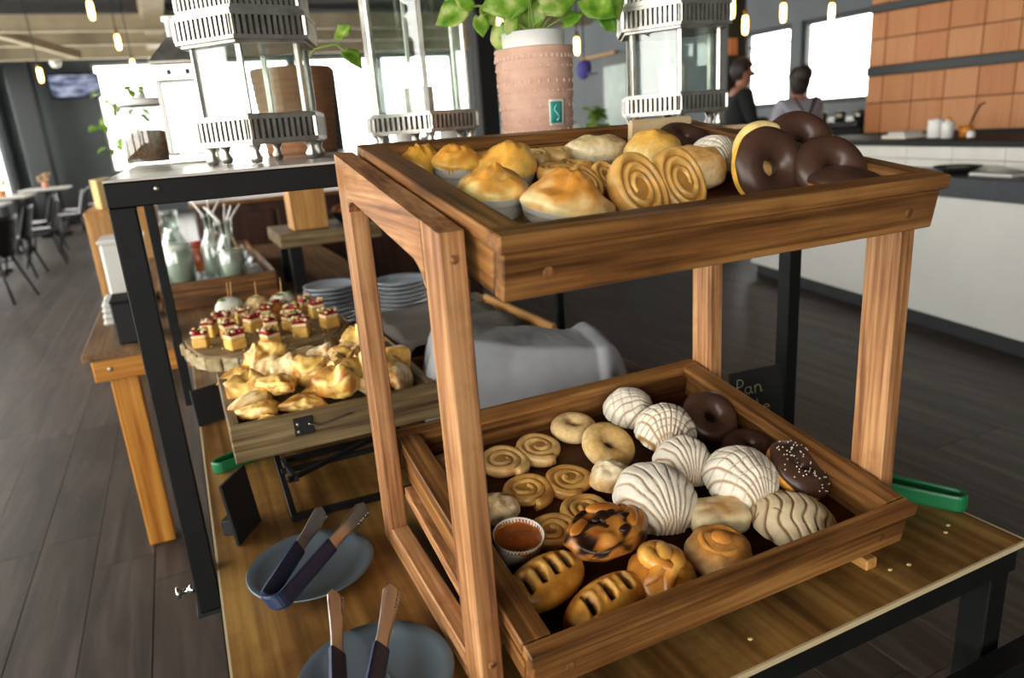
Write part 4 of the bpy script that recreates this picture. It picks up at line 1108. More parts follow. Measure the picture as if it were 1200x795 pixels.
U(donut('big chocolate donut standing on edge, yellow side showing, upper tray', .049, .0185, C_('#e6b044'), YEL, M['choc'], 44, 'chocolate-glazed donuts', cover=.30), .430, .160, tx=radians(66), rz=radians(-7), dz=.040)
U(donut('chocolate donut standing highest at the right of the upper tray', .043, .0165, YEL, GOLD, M['choc'], 45, 'chocolate-glazed donuts', cover=1.3), .516, .190, tx=radians(48), rz=radians(-22), dz=.056)
U(donut('glossy chocolate donut right of the yellow-sided one in upper tray', .044, .0170, YEL, GOLD, M['choc'], 47, 'chocolate-glazed donuts', cover=1.2), .495, .118, tx=radians(52), rz=radians(-20), dz=.036)
t = thing('chocolate_bar_bread', 'flat chocolate-coated bread in the right end of the upper tray', 'sweet bread')
g = G(); g.ball(lambda d: ((d.x*.040, d.y*.052, .018+d.z*.016), mixc(GOLD, BROWN, .5)), 28, 12); g.build('crumb', M['crust'], t)
g = G(); g.ball(lambda d: ((d.x*.041, d.y*.053, .021+d.z*.016), None), 28, 12)
g.build('chocolate_coat', M['choc'], t)
U(t, .486, .078, dz=.018)
U(donut('chocolate donut in the back right corner of upper tray, barely showing', .042, .018, YEL, GOLD, M['choc'], 48, 'chocolate-glazed donuts', cover=1.2), .485, .385, tx=radians(20), dz=.022)
M['paleboard'] = plain('pale_board', '#d9bd92', .7, '#cfb084', 20)
t = thing('bread_board', 'pale rounded board standing against the back of the upper tray', 'board')
G().box((0, 0, .045), (.12, .010, .060), .004).build('board', M['paleboard'], t)
U(t, .478, .430, tx=radians(-4), dz=-.009)

# ------------------------------------------------------------------ rustic crate with puff pastries
CX0, CX1, CY0, CY1, CZ0, CZ1 = .012, .392, 1.240, 1.600, .822, .890
t = thing('rustic_crate', 'weathered shallow wooden crate heaped with golden puff pastries', 'crate', ((CX0+CX1)/2, (CY0+CY1)/2, CZ0))
cw, cd, chh = CX1-CX0, CY1-CY0, CZ1-CZ0
G().box((0, -cd/2+.009, chh/2), (cw, .018, chh), .002).build('front_board', M['rusticX'], t)
G().box((0, cd/2-.009, chh/2), (cw, .018, chh), .002).build('back_board', M['rusticX'], t)
for s in (-1, 1): G().box((s*(cw/2-.009), 0, chh/2), (.018, cd-.037, chh), .002).build('side_board', M['rusticY'], t)
for k in range(4): G().box((-cw/2+.018+(cw-.036)*(k+.5)/4, 0, .005), ((cw-.036)/4-.001, cd-.037, .009), .001).build('base_slat', M['rusticY'], t)
ltc = G().box((-.068, -cd/2-.002, chh*.66), (.034, .004, .034), .001).build('latch_plate', M['blackmatte'], t)
g = G()
for z in (.62*chh-.006, .62*chh+.008): g.ball(lambda d: ((-.078+d.x*.0035, -cd/2-.004+d.y*.002, z+d.z*.0035), None), 8, 5)
g.build('rivet', M['silver'], ltc)
g = G(); vs = [(-.064, -cd/2-.0045, .058), (-.064, -cd/2-.0045, .036), (-.030, -cd/2-.0045, .040), (-.030, -cd/2-.006, .036), (.02, -cd/2-.0045, .048), (.02, -cd/2-.0045, .044)]
g.bar((-.060, -cd/2-.0055, .050), (-.038, -cd/2-.0055, .040), .012, .003); g.bar((-.040, -cd/2-.0055, .041), (.020, -cd/2-.0055, .050), .005, .003); g.build('latch_hook', M['steel'], ltc)
def turnover(seed, kind, s=1.0):
    g = G(); r = random.Random(seed); hi, lo = C_('#efcb74'), C_('#bf7c2e'); pk = C_('#f0dca6')
    if kind == 0:   # gathered bundle with corners
        def fn(d):
            a = atan2(d.y, d.x); pet = .5+.5*cos(4*a+seed)
            k = 1+.40*pet*pet*(1-d.z*d.z)+.22*nz(d, 4, seed)
            z = .022+.022*d.z*(1+.5*nz(d, 2, seed))+(.012*pet if d.z > -.2 else 0)
            return Vector((d.x*.030*k, d.y*.030*k, max(0, z)))*s, mixc(hi, C_('#9c5a1c'), .25+1.2*nz(d, 3.4, seed+2)+.5*pet**2-.1)
    elif kind == 1:   # triangular turnover
        def fn(d):
            a = atan2(d.y, d.x); m = 1/max(.5, max(cos(a), cos(a-2.094), cos(a+2.094)))
            k = .6*m+.2*nz(d, 4, seed)
            return Vector((d.x*.036*k, d.y*.036*k, .018+.018*d.z*(1-.2*m)+.006*nz(d, 2.4, seed)))*s, mixc(hi, C_('#9c5a1c'), .25+1.2*nz(d, 3.4, seed)+.5*(m-1))
    else:   # folded shell, open along one edge
        def fn(d):
            k = 1+.10*nz(d, 3, seed); fold = .010*cos(d.x*2.2)
            y = d.y*.022*k; z = .020+d.z*.019*k+.010*sin(d.y*2+seed)
            return Vector((d.x*.038*k, y+.010*d.x*d.x*20*.05, max(0, z)))*s, mixc(pk, lo, .20+1.2*nz(d, 3.4, seed)+.5*d.x*d.x)
    g.ball(fn, 28, 16)
    return g
CH = [(0.096, 1.497), (0.062, 1.411), (0.075, 1.300), (0.113, 1.357), (0.173, 1.401), (0.146, 1.296), (0.135, 1.448), (0.205, 1.560), (0.254, 1.548), (0.234, 1.375), (0.312, 1.339), (0.256, 1.438), (0.224, 1.295), (0.283, 1.300), (0.193, 1.335), (0.132, 1.565), (0.163, 1.509), (0.062, 1.350), (0.22, 1.486), (0.309, 1.514), (0.318, 1.412), (0.277, 1.317), (0.322, 1.315), (.06, 1.56), (.325, 1.55), (.11, 1.42)]
RW = ['front row', 'second row', 'third row', 'back row']
order = sorted(range(len(CH)), key=lambda i: CH[i][1])
rows_ = [sorted(order[i*7:(i+1)*7], key=lambda i: CH[i][0]) for i in range(4)]
ORD = ['first', 'second', 'third', 'fourth', 'fifth', 'sixth', 'seventh', 'eighth', 'ninth']
KND = ['gathered', 'three-cornered', 'folded']
for ri, rw in enumerate(rows_):
    for ci, i in enumerate(rw):
        x, y = CH[i]; k = (i*2+ri) % 3
        o = turnover(100+i, k, 1.25).build('puff_pastry', M['glazed'])
        mid = 1-max(abs(x-.2)/.2, abs(y-1.42)/.2)
        o.location = (x, y, .836+.030*max(0, mid)+(.020 if i % 3 == 0 else 0)+.018); o.rotation_euler = (random.uniform(-.45, .45), random.uniform(-.45, .45), random.uniform(0, 6.28))
        tag(o, '%s golden puff pastry, %s from the left in the %s of the crate' % (KND[k], ORD[ci], RW[ri]), 'pastry', 'puff pastries in the crate')
def sqf(d):
    m = (abs(d.x)**5+abs(d.y)**5+abs(d.z)**5)**.2
    return Vector((d.x/m*.030, d.y/m*.014, d.z/m*.028)), mixc(C_('#e0b45e'), C_('#c48a36'), .5+nz(d, 3, 2))
o = G().ball(sqf, 24, 14).build('puff_pastry', M['glazed'])
o.location = (.345, 1.36, .915); o.rotation_euler = (.1, .1, .2); tag(o, 'square golden pastry standing at the right end of the crate', 'pastry', 'puff pastries in the crate')
# folding stand under the crate
t = thing('folding_stand', 'black folding metal stand holding the rustic crate above the table', 'stand', (.17, 1.3, TZ))
def wp(x, y, z): return (x-.17, y-1.3, z-TZ)
g = G(); g.bar(wp(.079, 1.122, .757), wp(.30, 1.112, .757), .011, .011); g.build('front_foot', M['black'], t)
g = G(); g.bar(wp(.10, 1.36, .757), wp(.32, 1.36, .757), .011, .011); g.build('back_foot', M['black'], t)
for x in (.083, .296):
    g = G(); g.bar(wp(x, 1.122, .757), wp(x, 1.40, .815), .010, .010); g.build('leg', M['black'], t)
    g = G(); g.bar(wp(x+.014, 1.36, .757), wp(x+.014, 1.14, .816), .010, .010); g.build('leg', M['black'], t)
g = G(); g.bar(wp(.083, 1.14, .8165), wp(.31, 1.26, .8165), .010, .008); g.bar(wp(.083, 1.24, .789), wp(.31, 1.24, .789), .009, .009); g.build('cross_bar', M['black'], t)
g = G(); g.bar(wp(.04, 1.40, .8165), wp(.36, 1.40, .8165), .010, .008); g.bar(wp(.04, 1.30, .8165), wp(.36, 1.30, .8165), .010, .008); g.build('top_bar', M['black'], t)
for lab, x, y, h, w, rz in (('tall black sign plate seen edge-on left of the folding stand', .006, 1.125, .105, .075, radians(58)), ('black sign plate standing under the round log board', -.012, 1.690, .085, .075, radians(20))):
    t = thing('sign_holder', lab, 'sign holder', (x, y, TZ), (0, 0, rz))
    G().box((0, 0, h/2+.0005), (w, .006, h), .001, Matrix.Rotation(radians(-6), 4, 'X')).build('plate', M['blackmatte'], t)
    G().box((.012, .022, .014), (.04, .03, .027), .002).build('foot_block', M['blackmatte'], t)
    G().box((.014, .0380, .014), (.02, .002, .012), 0).build('clip', M['silver'], t)

# ------------------------------------------------------------------ round log board with cake cubes
t = thing('log_board', 'round bark-edged slice of log serving small cake cubes', 'board', (.155, 1.955, .838))
def rim(a): return 1+.03*sin(3*a+1)+.02*sin(7*a)
g = G(); n = 64; bx_, by_ = .205, .225
vs = [(bx_*rim(a)*q*cos(a), by_*rim(a)*q*sin(a), z) for q, z in ((.97, 0), (1.0, .004), (.985, .034), (.965, .0365)) for a in [2*pi*k/n for k in range(n)]]
fs = [tuple(range(n))[::-1], tuple(range(3*n, 4*n))]+[(r*n+k, r*n+(k+1) % n, (r+1)*n+(k+1) % n, (r+1)*n+k) for r in range(3) for k in range(n)]
g.add(vs, fs); g.build('wood_slice', wood('log_face', '#6f5a3c', '#8c7550', '#a58d66', 'X', .6, .7), t)
rb = random.Random(5)
for k in range(30):
    a = 2*pi*k/30; r = rim(a); w = 2*pi*.215*r/30*.94
    G().box((bx_*r*1.012*cos(a), by_*r*1.012*sin(a), .0175), (.008, w, .033+rb.uniform(-.003, .002)), .003, Matrix.Rotation(atan2(sin(a)*bx_, cos(a)*by_)+rb.uniform(-.06, .06), 4, 'Z')).build('bark_piece', M['bark%d' % (k % 2)] if ('bark%d' % (k % 2)) in M else M.setdefault('bark%d' % (k % 2), plain('bark_%d' % (k % 2), ('#c2b290', '#a8946c')[k % 2], .9, ('#8a7650', '#7a6644')[k % 2], 60, bump=.8)), t)
t = thing('board_stand', 'black stand under the round log board', 'stand', (.155, 1.955, TZ))
G().box((0, 0, .004), (.2, .2, .007), .001).build('base_plate', M['black'], t)
for sx in (-1, 1):
    for q in (-1, 1): G().box((sx*.08, q*.08, .045), (.014, .014, .074), .001).build('leg', M['black'], t)
G().box((0, 0, .0845), (.2, .2, .0055), .001).build('top_plate', M['black'], t)
CUB = [(-0.005, 1.908), (0.02, 2.003), (0.07, 1.831), (0.064, 1.937), (0.15, 1.796), (0.231, 1.834), (0.24, 2.032), (0.311, 1.881), (0.304, 2.021), (0.218, 2.112), (0.128, 1.978), (0.168, 2.056), (0.285, 2.072), (0.113, 2.097), (0.06, 2.07), (.165, 1.90), (.222, 1.925)]
BZ = .838+.0368
order = sorted(range(len(CUB)), key=lambda i: CUB[i][1]); rows_ = [sorted(order[a:b], key=lambda i: CUB[i][0]) for a, b in ((0, 4), (4, 8), (8, 13), (13, 17))]
def cake(seed):
    r = random.Random(seed); t = thing('cake_cube', '', 'cake')
    s = r.uniform(.036, .043); h = r.uniform(.038, .048); y_, cr = C_('#dcb45c'), C_('#efe2bd')
    g = G(); g.box((0, 0, h*.30), (s, s, h*.6), .003, None, mixc(y_, C_('#b98438'), r.random()*.5)); g.box((0, 0, h*.72), (s*.98, s*.98, h*.22), .003, None, mixc(cr, y_, .45)); g.build('sponge', M['crust'], t)
    g = G(); g.box((0, 0, h*.88), (s*.96, s*.96, h*.12), .002)
    for k in range(5): c = Vector((r.uniform(-.4, .4)*s, r.uniform(-.4, .4)*s, h*1.0)); g.ball(lambda d: (c+Vector((d.x*.008, d.y*.008, d.z*.007)), None), 8, 5)
    g.build('berry_topping', M['jelly'], t)
    g = G()
    for k in range(14):
        c = Vector((r.uniform(-.5, .5)*s, r.uniform(-.5, .5)*s, h*1.0+r.uniform(0, .006))); g.ball(lambda d: (c+Vector((d.x*.006, d.y*.005, d.z*.004)), C_(('#e9d7ae', '#c9a468', '#7f9a45')[min(2, k // 6)])), 6, 4)
    g.build('nut_crumbs', M['nut'], t)
    return t
for ri, rw in enumerate(rows_):
    for ci, i in enumerate(rw):
        t = cake(200+i); t.location = (*CUB[i], BZ+.0003); t.rotation_euler = (0, 0, random.uniform(-.6, .6))
        t['label'] = 'red-topped cake cube, %s from left in %s of log board' % (ORD[ci], RW[ri]); t['group'] = 'cake cubes on the log board'
g = G(); rb = random.Random(9)
for k in range(70):
    a, q = rb.uniform(0, 6.28), sqrt(rb.random())*.9; c = Vector((.155+bx_*q*cos(a), 1.955+by_*q*sin(a), BZ+.002)); g.ball(lambda d: (c+Vector((d.x*.004, d.y*.003, d.z*.002)), C_(rb.choice(('#e0c288', '#c99f5a', '#a3763c')))), 5, 3)
o = g.build('cake_crumbs', M['nut'], None, 'stuff'); tag(o, 'scattered cake crumbs on the round log board', 'crumbs')
# creamy canapes with picks at the back of the board
for lab, x, y, w, h, c1, c2, pk in (('tall whipped white canape with a wooden pick at back left of log board', .085, 2.15, .040, .070, '#e9ecdf', '#d6d6c4', 2), ('open sandwich with greens and picks at the back of the log board', .160, 2.15, .036, .062, '#ead9ae', '#d29a4c', 1), ('white creamy canape at back right of the log board', .232, 2.165, .036, .058, '#e8e4d2', '#d8cfae', 1), ('orange-topped canape in front of the open sandwich', .196, 2.09, .026, .052, '#dc9a48', '#c87f34', 0)):
    t = thing('canape', lab, 'canape', (x, y, BZ+.0003))
    g = G(); sd = hash_ = int(x*1000)
    g.ball(lambda d: (Vector((d.x*w*(1+.2*nz(d, 3.5, sd)), d.y*w*.8*(1+.2*nz(d, 3.5, sd+2)), h*.5+d.z*h*.5*(1+.12*nz(d, 4, sd)))), mixc(C_(c1), C_(c2), .5+nz(d, 3, sd))), 30, 18); g.build('filling', M['nut'], t)
    g = G(); g.lathe([(0, 0), (w*.8, 0), (w*.85, .010), (0, .014)], 18, col=[C_('#caa057')]*4); g.build('bread_base', M['crust'], t)
    g = G()
    for k in range(4): c = Vector((random.uniform(-.5, .5)*w, random.uniform(-.5, .5)*w, h*.93)); g.ball(lambda d: (c+Vector((d.x*.012, d.y*.008, d.z*.004)), C_('#6d8f3f') if k % 2 else C_('#8c2a2c')), 8, 5)
    g.build('garnish', M['nut'], t)
    for k in range(pk):
        g = G(); g.tube([(.006*k, 0, h*.6), (.010*k+.004, 0, h+.042)], .0016, 5); g.build('pick', M['paleZ'], t)
# napkins, card
t = thing('napkin_stack', 'small stack of white and blue napkins left of the log board', 'napkins', (-.002, 2.30, TZ))
for k in range(10): G().box((random.uniform(-.004, .004), random.uniform(-.004, .004), .002+.0042*k), (.11, .11, .0034), .0006, Matrix.Rotation(random.uniform(-.08, .08), 4, 'Z')).build('napkin', M['paper'] if k % 3 else plain('blue_napkin', '#8fa6c4', .9), t)
t = thing('tent_card', 'small beige tent card standing behind the log board', 'card', (.035, 2.26, TZ+.0), (0, 0, radians(-35)))
for s in (-1, 1): G().box((0, s*.018, .058), (.07, .0015, .115), 0, Matrix.Rotation(radians(s*17), 4, 'X')).build('panel', M['cloth2'] if s > 0 else M['paper'], t)

# ------------------------------------------------------------------ cloth-covered bread trays
BRZ = radians(-21)
BRZ = radians(-18)
t = thing('bread_basket', 'dark wooden basket under the pale grey cloth behind the lower tray', 'basket', (.615, 1.34, TZ), (0, 0, BRZ))
for s in (-1, 1): G().box((0, s*.095, .065), (.29, .014, .125), .003).build('long_board', M['trayX'], t)
for s in (-1, 1): G().box((s*.152, 0, .065), (.014, .204, .125), .003).build('side_board', M['trayY'], t)
G().box((0, 0, .012), (.289, .175, .018), .002).build('base', M['trayX'], t)
W_ = Matrix.Translation((.615, 1.34, 0)) @ Matrix.Rotation(BRZ, 4, 'Z')
g = G()
def cl(u, v):
    x = -.215+.415*u; s = v
    top = .970-.078*u+.004*sin(u*9)
    if s < .35:
        q = s/.35; y = .165-.275*q; z = top-.030*(1-q)*(1-q)+.004*sin(x*40+q*3)*(1-q)
    else:
        q = (s-.35)/.65; y = -.110-.022*sin(min(1, q*3)*pi/2)-.014*q*(1+.4*sin(x*16)); z = top-.004*q-q*(top-.766)
    if u > .86: z += .016*sin((u-.86)/.14*pi)*(1-.8*s); y += -.008*sin((u-.86)/.14*pi*2)
    e = max(0, (.14-u)/.14); z -= (z-.80)*.75*e*e
    e2 = max(0, (u-.94)/.06); z -= (z-.80)*.30*e2*e2
    z += .0035*noise.noise(Vector((x*22, s*5, 1)))+.0016*noise.noise(Vector((x*60, s*14, 4)))
    return W_ @ Vector((x, y, z))
g.grid(cl, 80, 50)
o = g.build('grey_cloth', M['cloth'], None, solid=.003); tag(o, 'pale grey cloth draped over the basket behind the lower tray', 'cloth')
t = thing('low_wooden_tray', 'low wooden tray with pale edge under the taupe cloth', 'tray', (.60, 1.74, TZ))
for s in (-1, 1): G().box((s*.195, 0, .062), (.016, .44, .123), .003).build('side_board', M['paleY'], t)
for s in (-1, 1): G().box((0, s*.212, .055), (.372, .016, .108), .003).build('end_board', M['trayX'], t)
G().box((0, 0, .010), (.37, .40, .018), .002).build('base', M['trayX'], t)
g = G()
def cl2(u, v):
    x = .395+.355*u; y = 1.53+.42*v
    z = .880+.006*sin(v*16+u*3)+.010*noise.noise(Vector((x*9, y*9, 2)))-(.05*max(0, .12-u)/.12)-.02*max(0, u-.9)*10*.6
    return Vector((x, y, z))
g.grid(cl2, 40, 44); o = g.build('taupe_cloth', M['cloth2'], None, solid=.003); tag(o, 'taupe cloth spread over the low wooden tray behind', 'cloth')

# ------------------------------------------------------------------ plate stacks
for lab, x, y, R, n_ in (('left stack', .425, 2.42, .094, 9), ('right stack', .662, 2.40, .098, 8)):
    for k in range(n_):
        pos = 'topmost' if k == n_-1 else 'lowest' if k == 0 else '%s from bottom' % ORD[k]
        plate('blue-grey glazed plate, %s, in the %s of plates behind the basket' % (pos, lab), (x+random.uniform(-.003, .003), y+random.uniform(-.003, .003), TZ+.001+.0148*k), R, M['plateback'], 'stacked plates')

M['darkbrown'] = wood('dark_cabinet', '#2a1710', '#3d2218', '#4c2c1e', 'Z', .5, .5)
# ------------------------------------------------------------------ second table with the drinks
t = thing('wooden_table', 'rustic wooden table with amber legs behind the near table', 'table', (.2, 3.68, 0))
x0, x1, y0, y1 = -.363-.2, .75-.2, 2.56-3.68, 4.80-3.68
for k in range(5):
    w = (x1-x0)/5; G().box((x0+w*(k+.5), (y0+y1)/2, .736), (w-.003, y1-y0, .026), .003).build('top_plank', M['rustictop'], t)
for y in (y0+.045, y1-.045): G().box(((x0+x1)/2, y, .683), (x1-x0-.04, .03, .078), .003).build('apron', M['amberX'], t)
for x in (x0+.03, x1-.03): G().box((x, (y0+y1)/2, .683), (.03, y1-y0-.13, .078), .003).build('apron', M['amberY'], t)
for x in (x0+.10, x1-.10):
    for y in (y0+.10, y1-.10): G().box((x, y, .322), (.085, .06, .642), .004).build('leg', M['amberZ'], t)
for x in (x0+.07,): 
    o = G().lathe([(0, 0), (.008, 0), (.007, .003), (0, .004)], 10).build('screw_cap', M['silver'], t); o.location = (x, y0+.03, .683); o.rotation_euler = (radians(90), 0, 0)
TT = .7495
t = thing('drinks_tray', 'copper-brown tray filled with ice holding the drink bottles', 'tray', (.10, 3.62, TT))
tw, tl = .44, 1.16
G().box((0, 0, .018), (tw-.03, tl-.03, .03), .003).build('base', M['trayX'], t)
for s in (-1, 1): G().box((0, s*(tl/2-.009), .055), (tw, .018, .106), .003).build('end_board', M['trayX'], t)
for s in (-1, 1): G().box((s*(tw/2-.009), 0, .055), (.018, tl-.037, .106), .003).build('side_board', M['trayY'], t)
g = G(); r = random.Random(3)
for k in range(420):
    X = Euler((r.uniform(0, 3), r.uniform(0, 3), r.uniform(0, 3))).to_matrix().to_4x4(); g.box((r.uniform(-.19, .19), r.uniform(-.55, .55), .050+r.uniform(-.012, .028)), (.032, .030, .028), .004, X)
g.build('ice_cubes', plain('ice', '#dfe5e6', .15, '#b9c2c6', 30), t, 'stuff')
def milk(label, x, y, h, r, fill, straws=0, body='clear'):
    t = thing('milk_bottle', label, 'bottle', (x, y, TT+.052), group='glass bottles in the ice tray')
    G().lathe([(0, 0), (r*.92, 0), (r, .006), (r, h*.52), (r*.8, h*.62), (r*.5, h*.74), (r*.48, h*.94), (r*.56, h*.95), (r*.56, h), (r*.46, h), (r*.42, h*.74), (r*.72, h*.62), (r*.94, h*.52), (r*.94, .01), (0, .008)], 24).build('glass_body', M[body], t)
    G().lathe([(0, .011), (r*.925, .011), (r*.925, fill), (0, fill+.001)], 24).build('milk', M['milk'], t)
    for k in range(straws):
        a = 1.3*k; g = G(); g.tube([(0, 0, h*.3), (r*.42*cos(a), r*.42*sin(a), h), (r*1.3*cos(a), r*1.3*sin(a), h*1.22)], .004, 6); g.build('straw', M['whiteplastic'], t)
milk('tall milk bottle at front left of the ice tray', -.035, 3.14, .33, .060, .20)
milk('milk jar with white straws at front right of ice tray', .160, 3.13, .27, .056, .15, 5)
milk('milk bottle just behind the jar of straws in the ice tray', .110, 3.30, .29, .050, .17, 3)
milk('milk bottle at the far left of the ice tray', -.06, 3.60, .25, .045, .13)
for lab, x, y, c1 in (('red-lidded jar behind the tall milk bottle', .06, 3.55, '#a32a20'), ('second red-lidded jar further back in the ice tray', .14, 3.80, '#8e2018')):
    t = thing('red_jar', lab, 'jar', (x, y, TT+.06))
    G().lathe([(0, 0), (.04, 0), (.044, .01), (.044, .11), (.034, .125), (0, .126)], 20).build('jar', plain('amber_contents', c1, .25, '#d08a3a', 14), t)
    G().lathe([(.038, .122), (.04, .124), (.04, .145), (0, .148)], 20).build('lid', plain('red_lid', c1, .35), t)
t = thing('white_cup', 'white cup standing beside the red jars in the ice tray', 'cup', (.12, 3.43, TT+.062))
G().lathe([(0, 0), (.03, 0), (.042, .07), (.039, .07), (.028, .004), (0, .004)], 20).build('cup', M['whiteplastic'], t)
t = thing('dark_box', 'small dark box under the riser at the table corner', 'box', (-.21, 2.70, TT+.001)); 
G().box((0, 0, .07), (.09, .16, .138), .004).build('box', M['blackmatte'], t); G().box((0, 0, .1425), (.094, .164, .007), .002).build('lid', M['black'], t)
# white appliance behind left leg
t = thing('white_bin', 'white box-shaped container behind the left riser legs', 'box', (-.235, 3.45, TT+.001))
G().box((0, 0, .13), (.16, .22, .258), .01).build('body', M['whitewall'], t); G().box((0, 0, .268), (.17, .23, .016), .004).build('lid', M['whiteplastic'], t)
t = thing('folded_towel', 'white folded towel on the far left of the wooden table', 'towel', (-.25, 3.05, TT+.001))
for k in range(4): G().box((0, 0, .012+.022*k), (.14-.004*k, .2, .0205), .009).build('fold', M['whitewall'], t)
# raised wood block with black legs and boxes
t = thing('raised_shelf', 'small thick wooden shelf on black legs holding a pale box', 'stand', (.56, 3.20, TT))
G().box((0, 0, .222), (.42, .40, .055), .004).build('top_board', M['rusticX'], t)
for sx in (-1, 1):
    for q in (-1, 1): G().box((sx*.15, q*.15, .097), (.05, .05, .194), .002).build('leg', M['black'], t)
t = thing('wooden_box', 'pale upright wooden box on the raised shelf under the riser', 'box', (.495, 3.16, TT+.2505))
for s in (-1, 1): G().box((s*.066, 0, .085), (.012, .15, .168), .002).build('side_panel', M['paleZ'], t)
for s in (-1, 1): G().box((0, s*.069, .085), (.119, .012, .168), .002).build('panel', M['paleZ'], t)
G().box((0, 0, .007), (.119, .125, .012)).build('base', M['paleX'], t)
t = thing('orange_bowl', 'dark bowl of orange fruit on the raised shelf', 'bowl', (.68, 3.2, TT+.2505))
G().lathe([(0, 0), (.04, 0), (.085, .05), (.08, .05), (.036, .006), (0, .006)], 24).build('bowl', M['blackmatte'], t)
g = G()
for k in range(7):
    a = 2*pi*k/6; q = 0 if k == 6 else .042; g.ball(lambda d: ((q*cos(a)+d.x*.026, q*sin(a)+d.y*.026, .055+(.018 if k == 6 else 0)+d.z*.024), None), 12, 8)
g.build('fruit_pieces', plain('orange_fruit', '#d9862a', .5, '#b8641c', 40), t)
t = thing('back_cabinet', 'dark red-brown cabinet behind the raised shelf and drinks', 'cabinet', (1.05, 5.15, 0))
G().box((0, 0, .50), (1.9, .4, 1.0), .006).build('body', M['darkbrown'], t)
for k in range(4): G().box((-.705+.47*k, -.207, .52), (.45, .012, .86), .004).build('door', M['darkbrown'], t)
G().box((0, 0, 1.015), (1.95, .44, .028), .004).build('top', M['trayX'], t)
t = thing('menu_post', 'thin dark post standing behind the tan planter', 'post', (.86, 4.05, 0))
G().box((0, 0, .86), (.045, .045, 1.71), .003).build('post', M['blackmatte'], t); G().box((0, 0, .006), (.3, .3, .011), .003).build('base', M['blackmatte'], t)
# cartons on a side cabinet
t = thing('side_cabinet', 'pale wood side cabinet beyond the wooden table on the left', 'cabinet', (-.32, 5.4, 0))
G().box((0, 0, .52), (.40, .6, 1.03), .006).build('body', M['paleZ'], t); cd_ = G().box((0, -.305, .55), (.36, .012, .9), .003).build('door', M['paleZ'], t); G().box((.14, -.318, .6), (.015, .014, .12), .003).build('handle', M['black'], cd_)
t = thing('carton', 'yellowish cardboard carton on the pale side cabinet', 'box', (-.36, 5.3, 1.0355), (0, 0, .25))
G().box((0, 0, .09), (.18, .2, .178), .003).build('body', plain('cardboard', '#c9ad72', .8, '#b99c60', 5), t)
for s in (-1, 1): G().box((s*.05, 0, .183), (.09, .2, .004), 0, Matrix.Rotation(s*.12, 4, 'Y')).build('flap', plain('cardboard_flap', '#d6bd86', .8), t)
t = thing('carton', 'smaller brown carton beside the yellowish carton', 'box', (-.19, 5.42, 1.0355), (0, 0, -.1))
G().box((0, 0, .06), (.12, .16, .118), .003).build('body', M['rusticX'], t); G().box((0, 0, .1225), (.03, .161, .003)).build('tape', M['paper'], t)

# ------------------------------------------------------------------ dining area
def dining_chair():
    t = thing('dining_chair', '', 'chair', group='dining chairs on the left')
    g = G()
    def sh(u, v):
        s = u*2-1
        if v < .5: q = v*2; p = Vector((s*.21*(1-.1*(1-q)), -.21+.40*q, .46+.035*s*s-.02*sin(pi*q)))
        else: q = (v-.5)*2; p = Vector((s*(.19-.03*q*q), .19+.10*q-.05*s*s*(1-.3*q), .46+.035*s*s*(1-q)+.40*q))
        return p
    g.grid(sh, 11, 17); g.build('shell', M['chairblack'], t, solid=.014)
    g = G(); g.box((0, .0, .475), (.34, .34, .035), .015); g.build('seat_pad', M['chairwhite'], t)
    for sx in (-1, 1):
        for q in (-1, 1): g = G(); g.tube([(sx*.13, q*.12, .45), (sx*.23, q*.23, .0)], [.017, .012], 8); g.build('leg', M['chairblack'], t)
    g = G(); g.tube([(-.13, -.12, .40), (.13, .12, .40)], .009, 6); g.tube([(.13, -.12, .40), (-.13, .12, .40)], .009, 6); g.build('stretcher', M['chairblack'], t)
    return t
ch0 = dining_chair()
CHS = [(-1.78, 8.75, 1.9, 'dining chair nearest the camera at the left edge'), (-1.88, 10.5, 1.7, 'second dining chair from the camera along the left aisle'), (-1.72, 11.5, 1.5, 'dining chair beside the second pale table'), (-1.90, 12.9, 1.7, 'dining chair at the near side of the third table'), (-1.62, 14.0, 1.4, 'dining chair on the aisle side of the third table'), (-1.66, 15.2, 1.6, 'dining chair before the far corner table'), (-1.5, 16.3, 1.5, 'farthest dining chair on the left aisle'), (-2.5, 9.6, -1.5, 'dining chair behind the nearest table by the window wall')]
for k, (x, y, rz, lab) in enumerate(CHS):
    if k == 0: ch0.location = (x, y, 0.0005); ch0.rotation_euler = (0, 0, -rz); ch0['label'] = 'black shell '+lab
    else: dup(ch0, (x, y, .0005), -rz, 'black shell '+lab, 'dining chairs on the left')
def dining_table():
    t = thing('dining_table', '', 'table', group='pale dining tables on the left')
    G().box((0, 0, .865), (.75, 1.0, .03), .006).build('tabletop', M['tablewhite'], t)
    G().box((0, 0, .835), (.60, .85, .03), .004).build('under_frame', M['chairblack'], t)
    G().box((0, 0, .43), (.09, .09, .78), .004).build('pedestal', M['chairblack'], t)
    for r_ in (0, pi/2): G().box((0, 0, .022), (.6, .08, .04), .006, Matrix.Rotation(r_+pi/4, 4, 'Z')).build('foot', M['chairblack'], t)
    return t
tb0 = dining_table()
for k, (x, y, lab) in enumerate(((-2.25, 9.0, 'nearest pale dining table by the left windows'), (-2.32, 11.0, 'second pale dining table from the camera on the left'), (-2.38, 13.4, 'third pale dining table from the camera on the left'), (-2.1, 15.8, 'far corner dining table under the wall screen'))):
    if k == 0: tb0.location = (x, y, .0005); tb0['label'] = lab
    else: dup(tb0, (x, y, .0005), 0, lab, 'pale dining tables on the left')
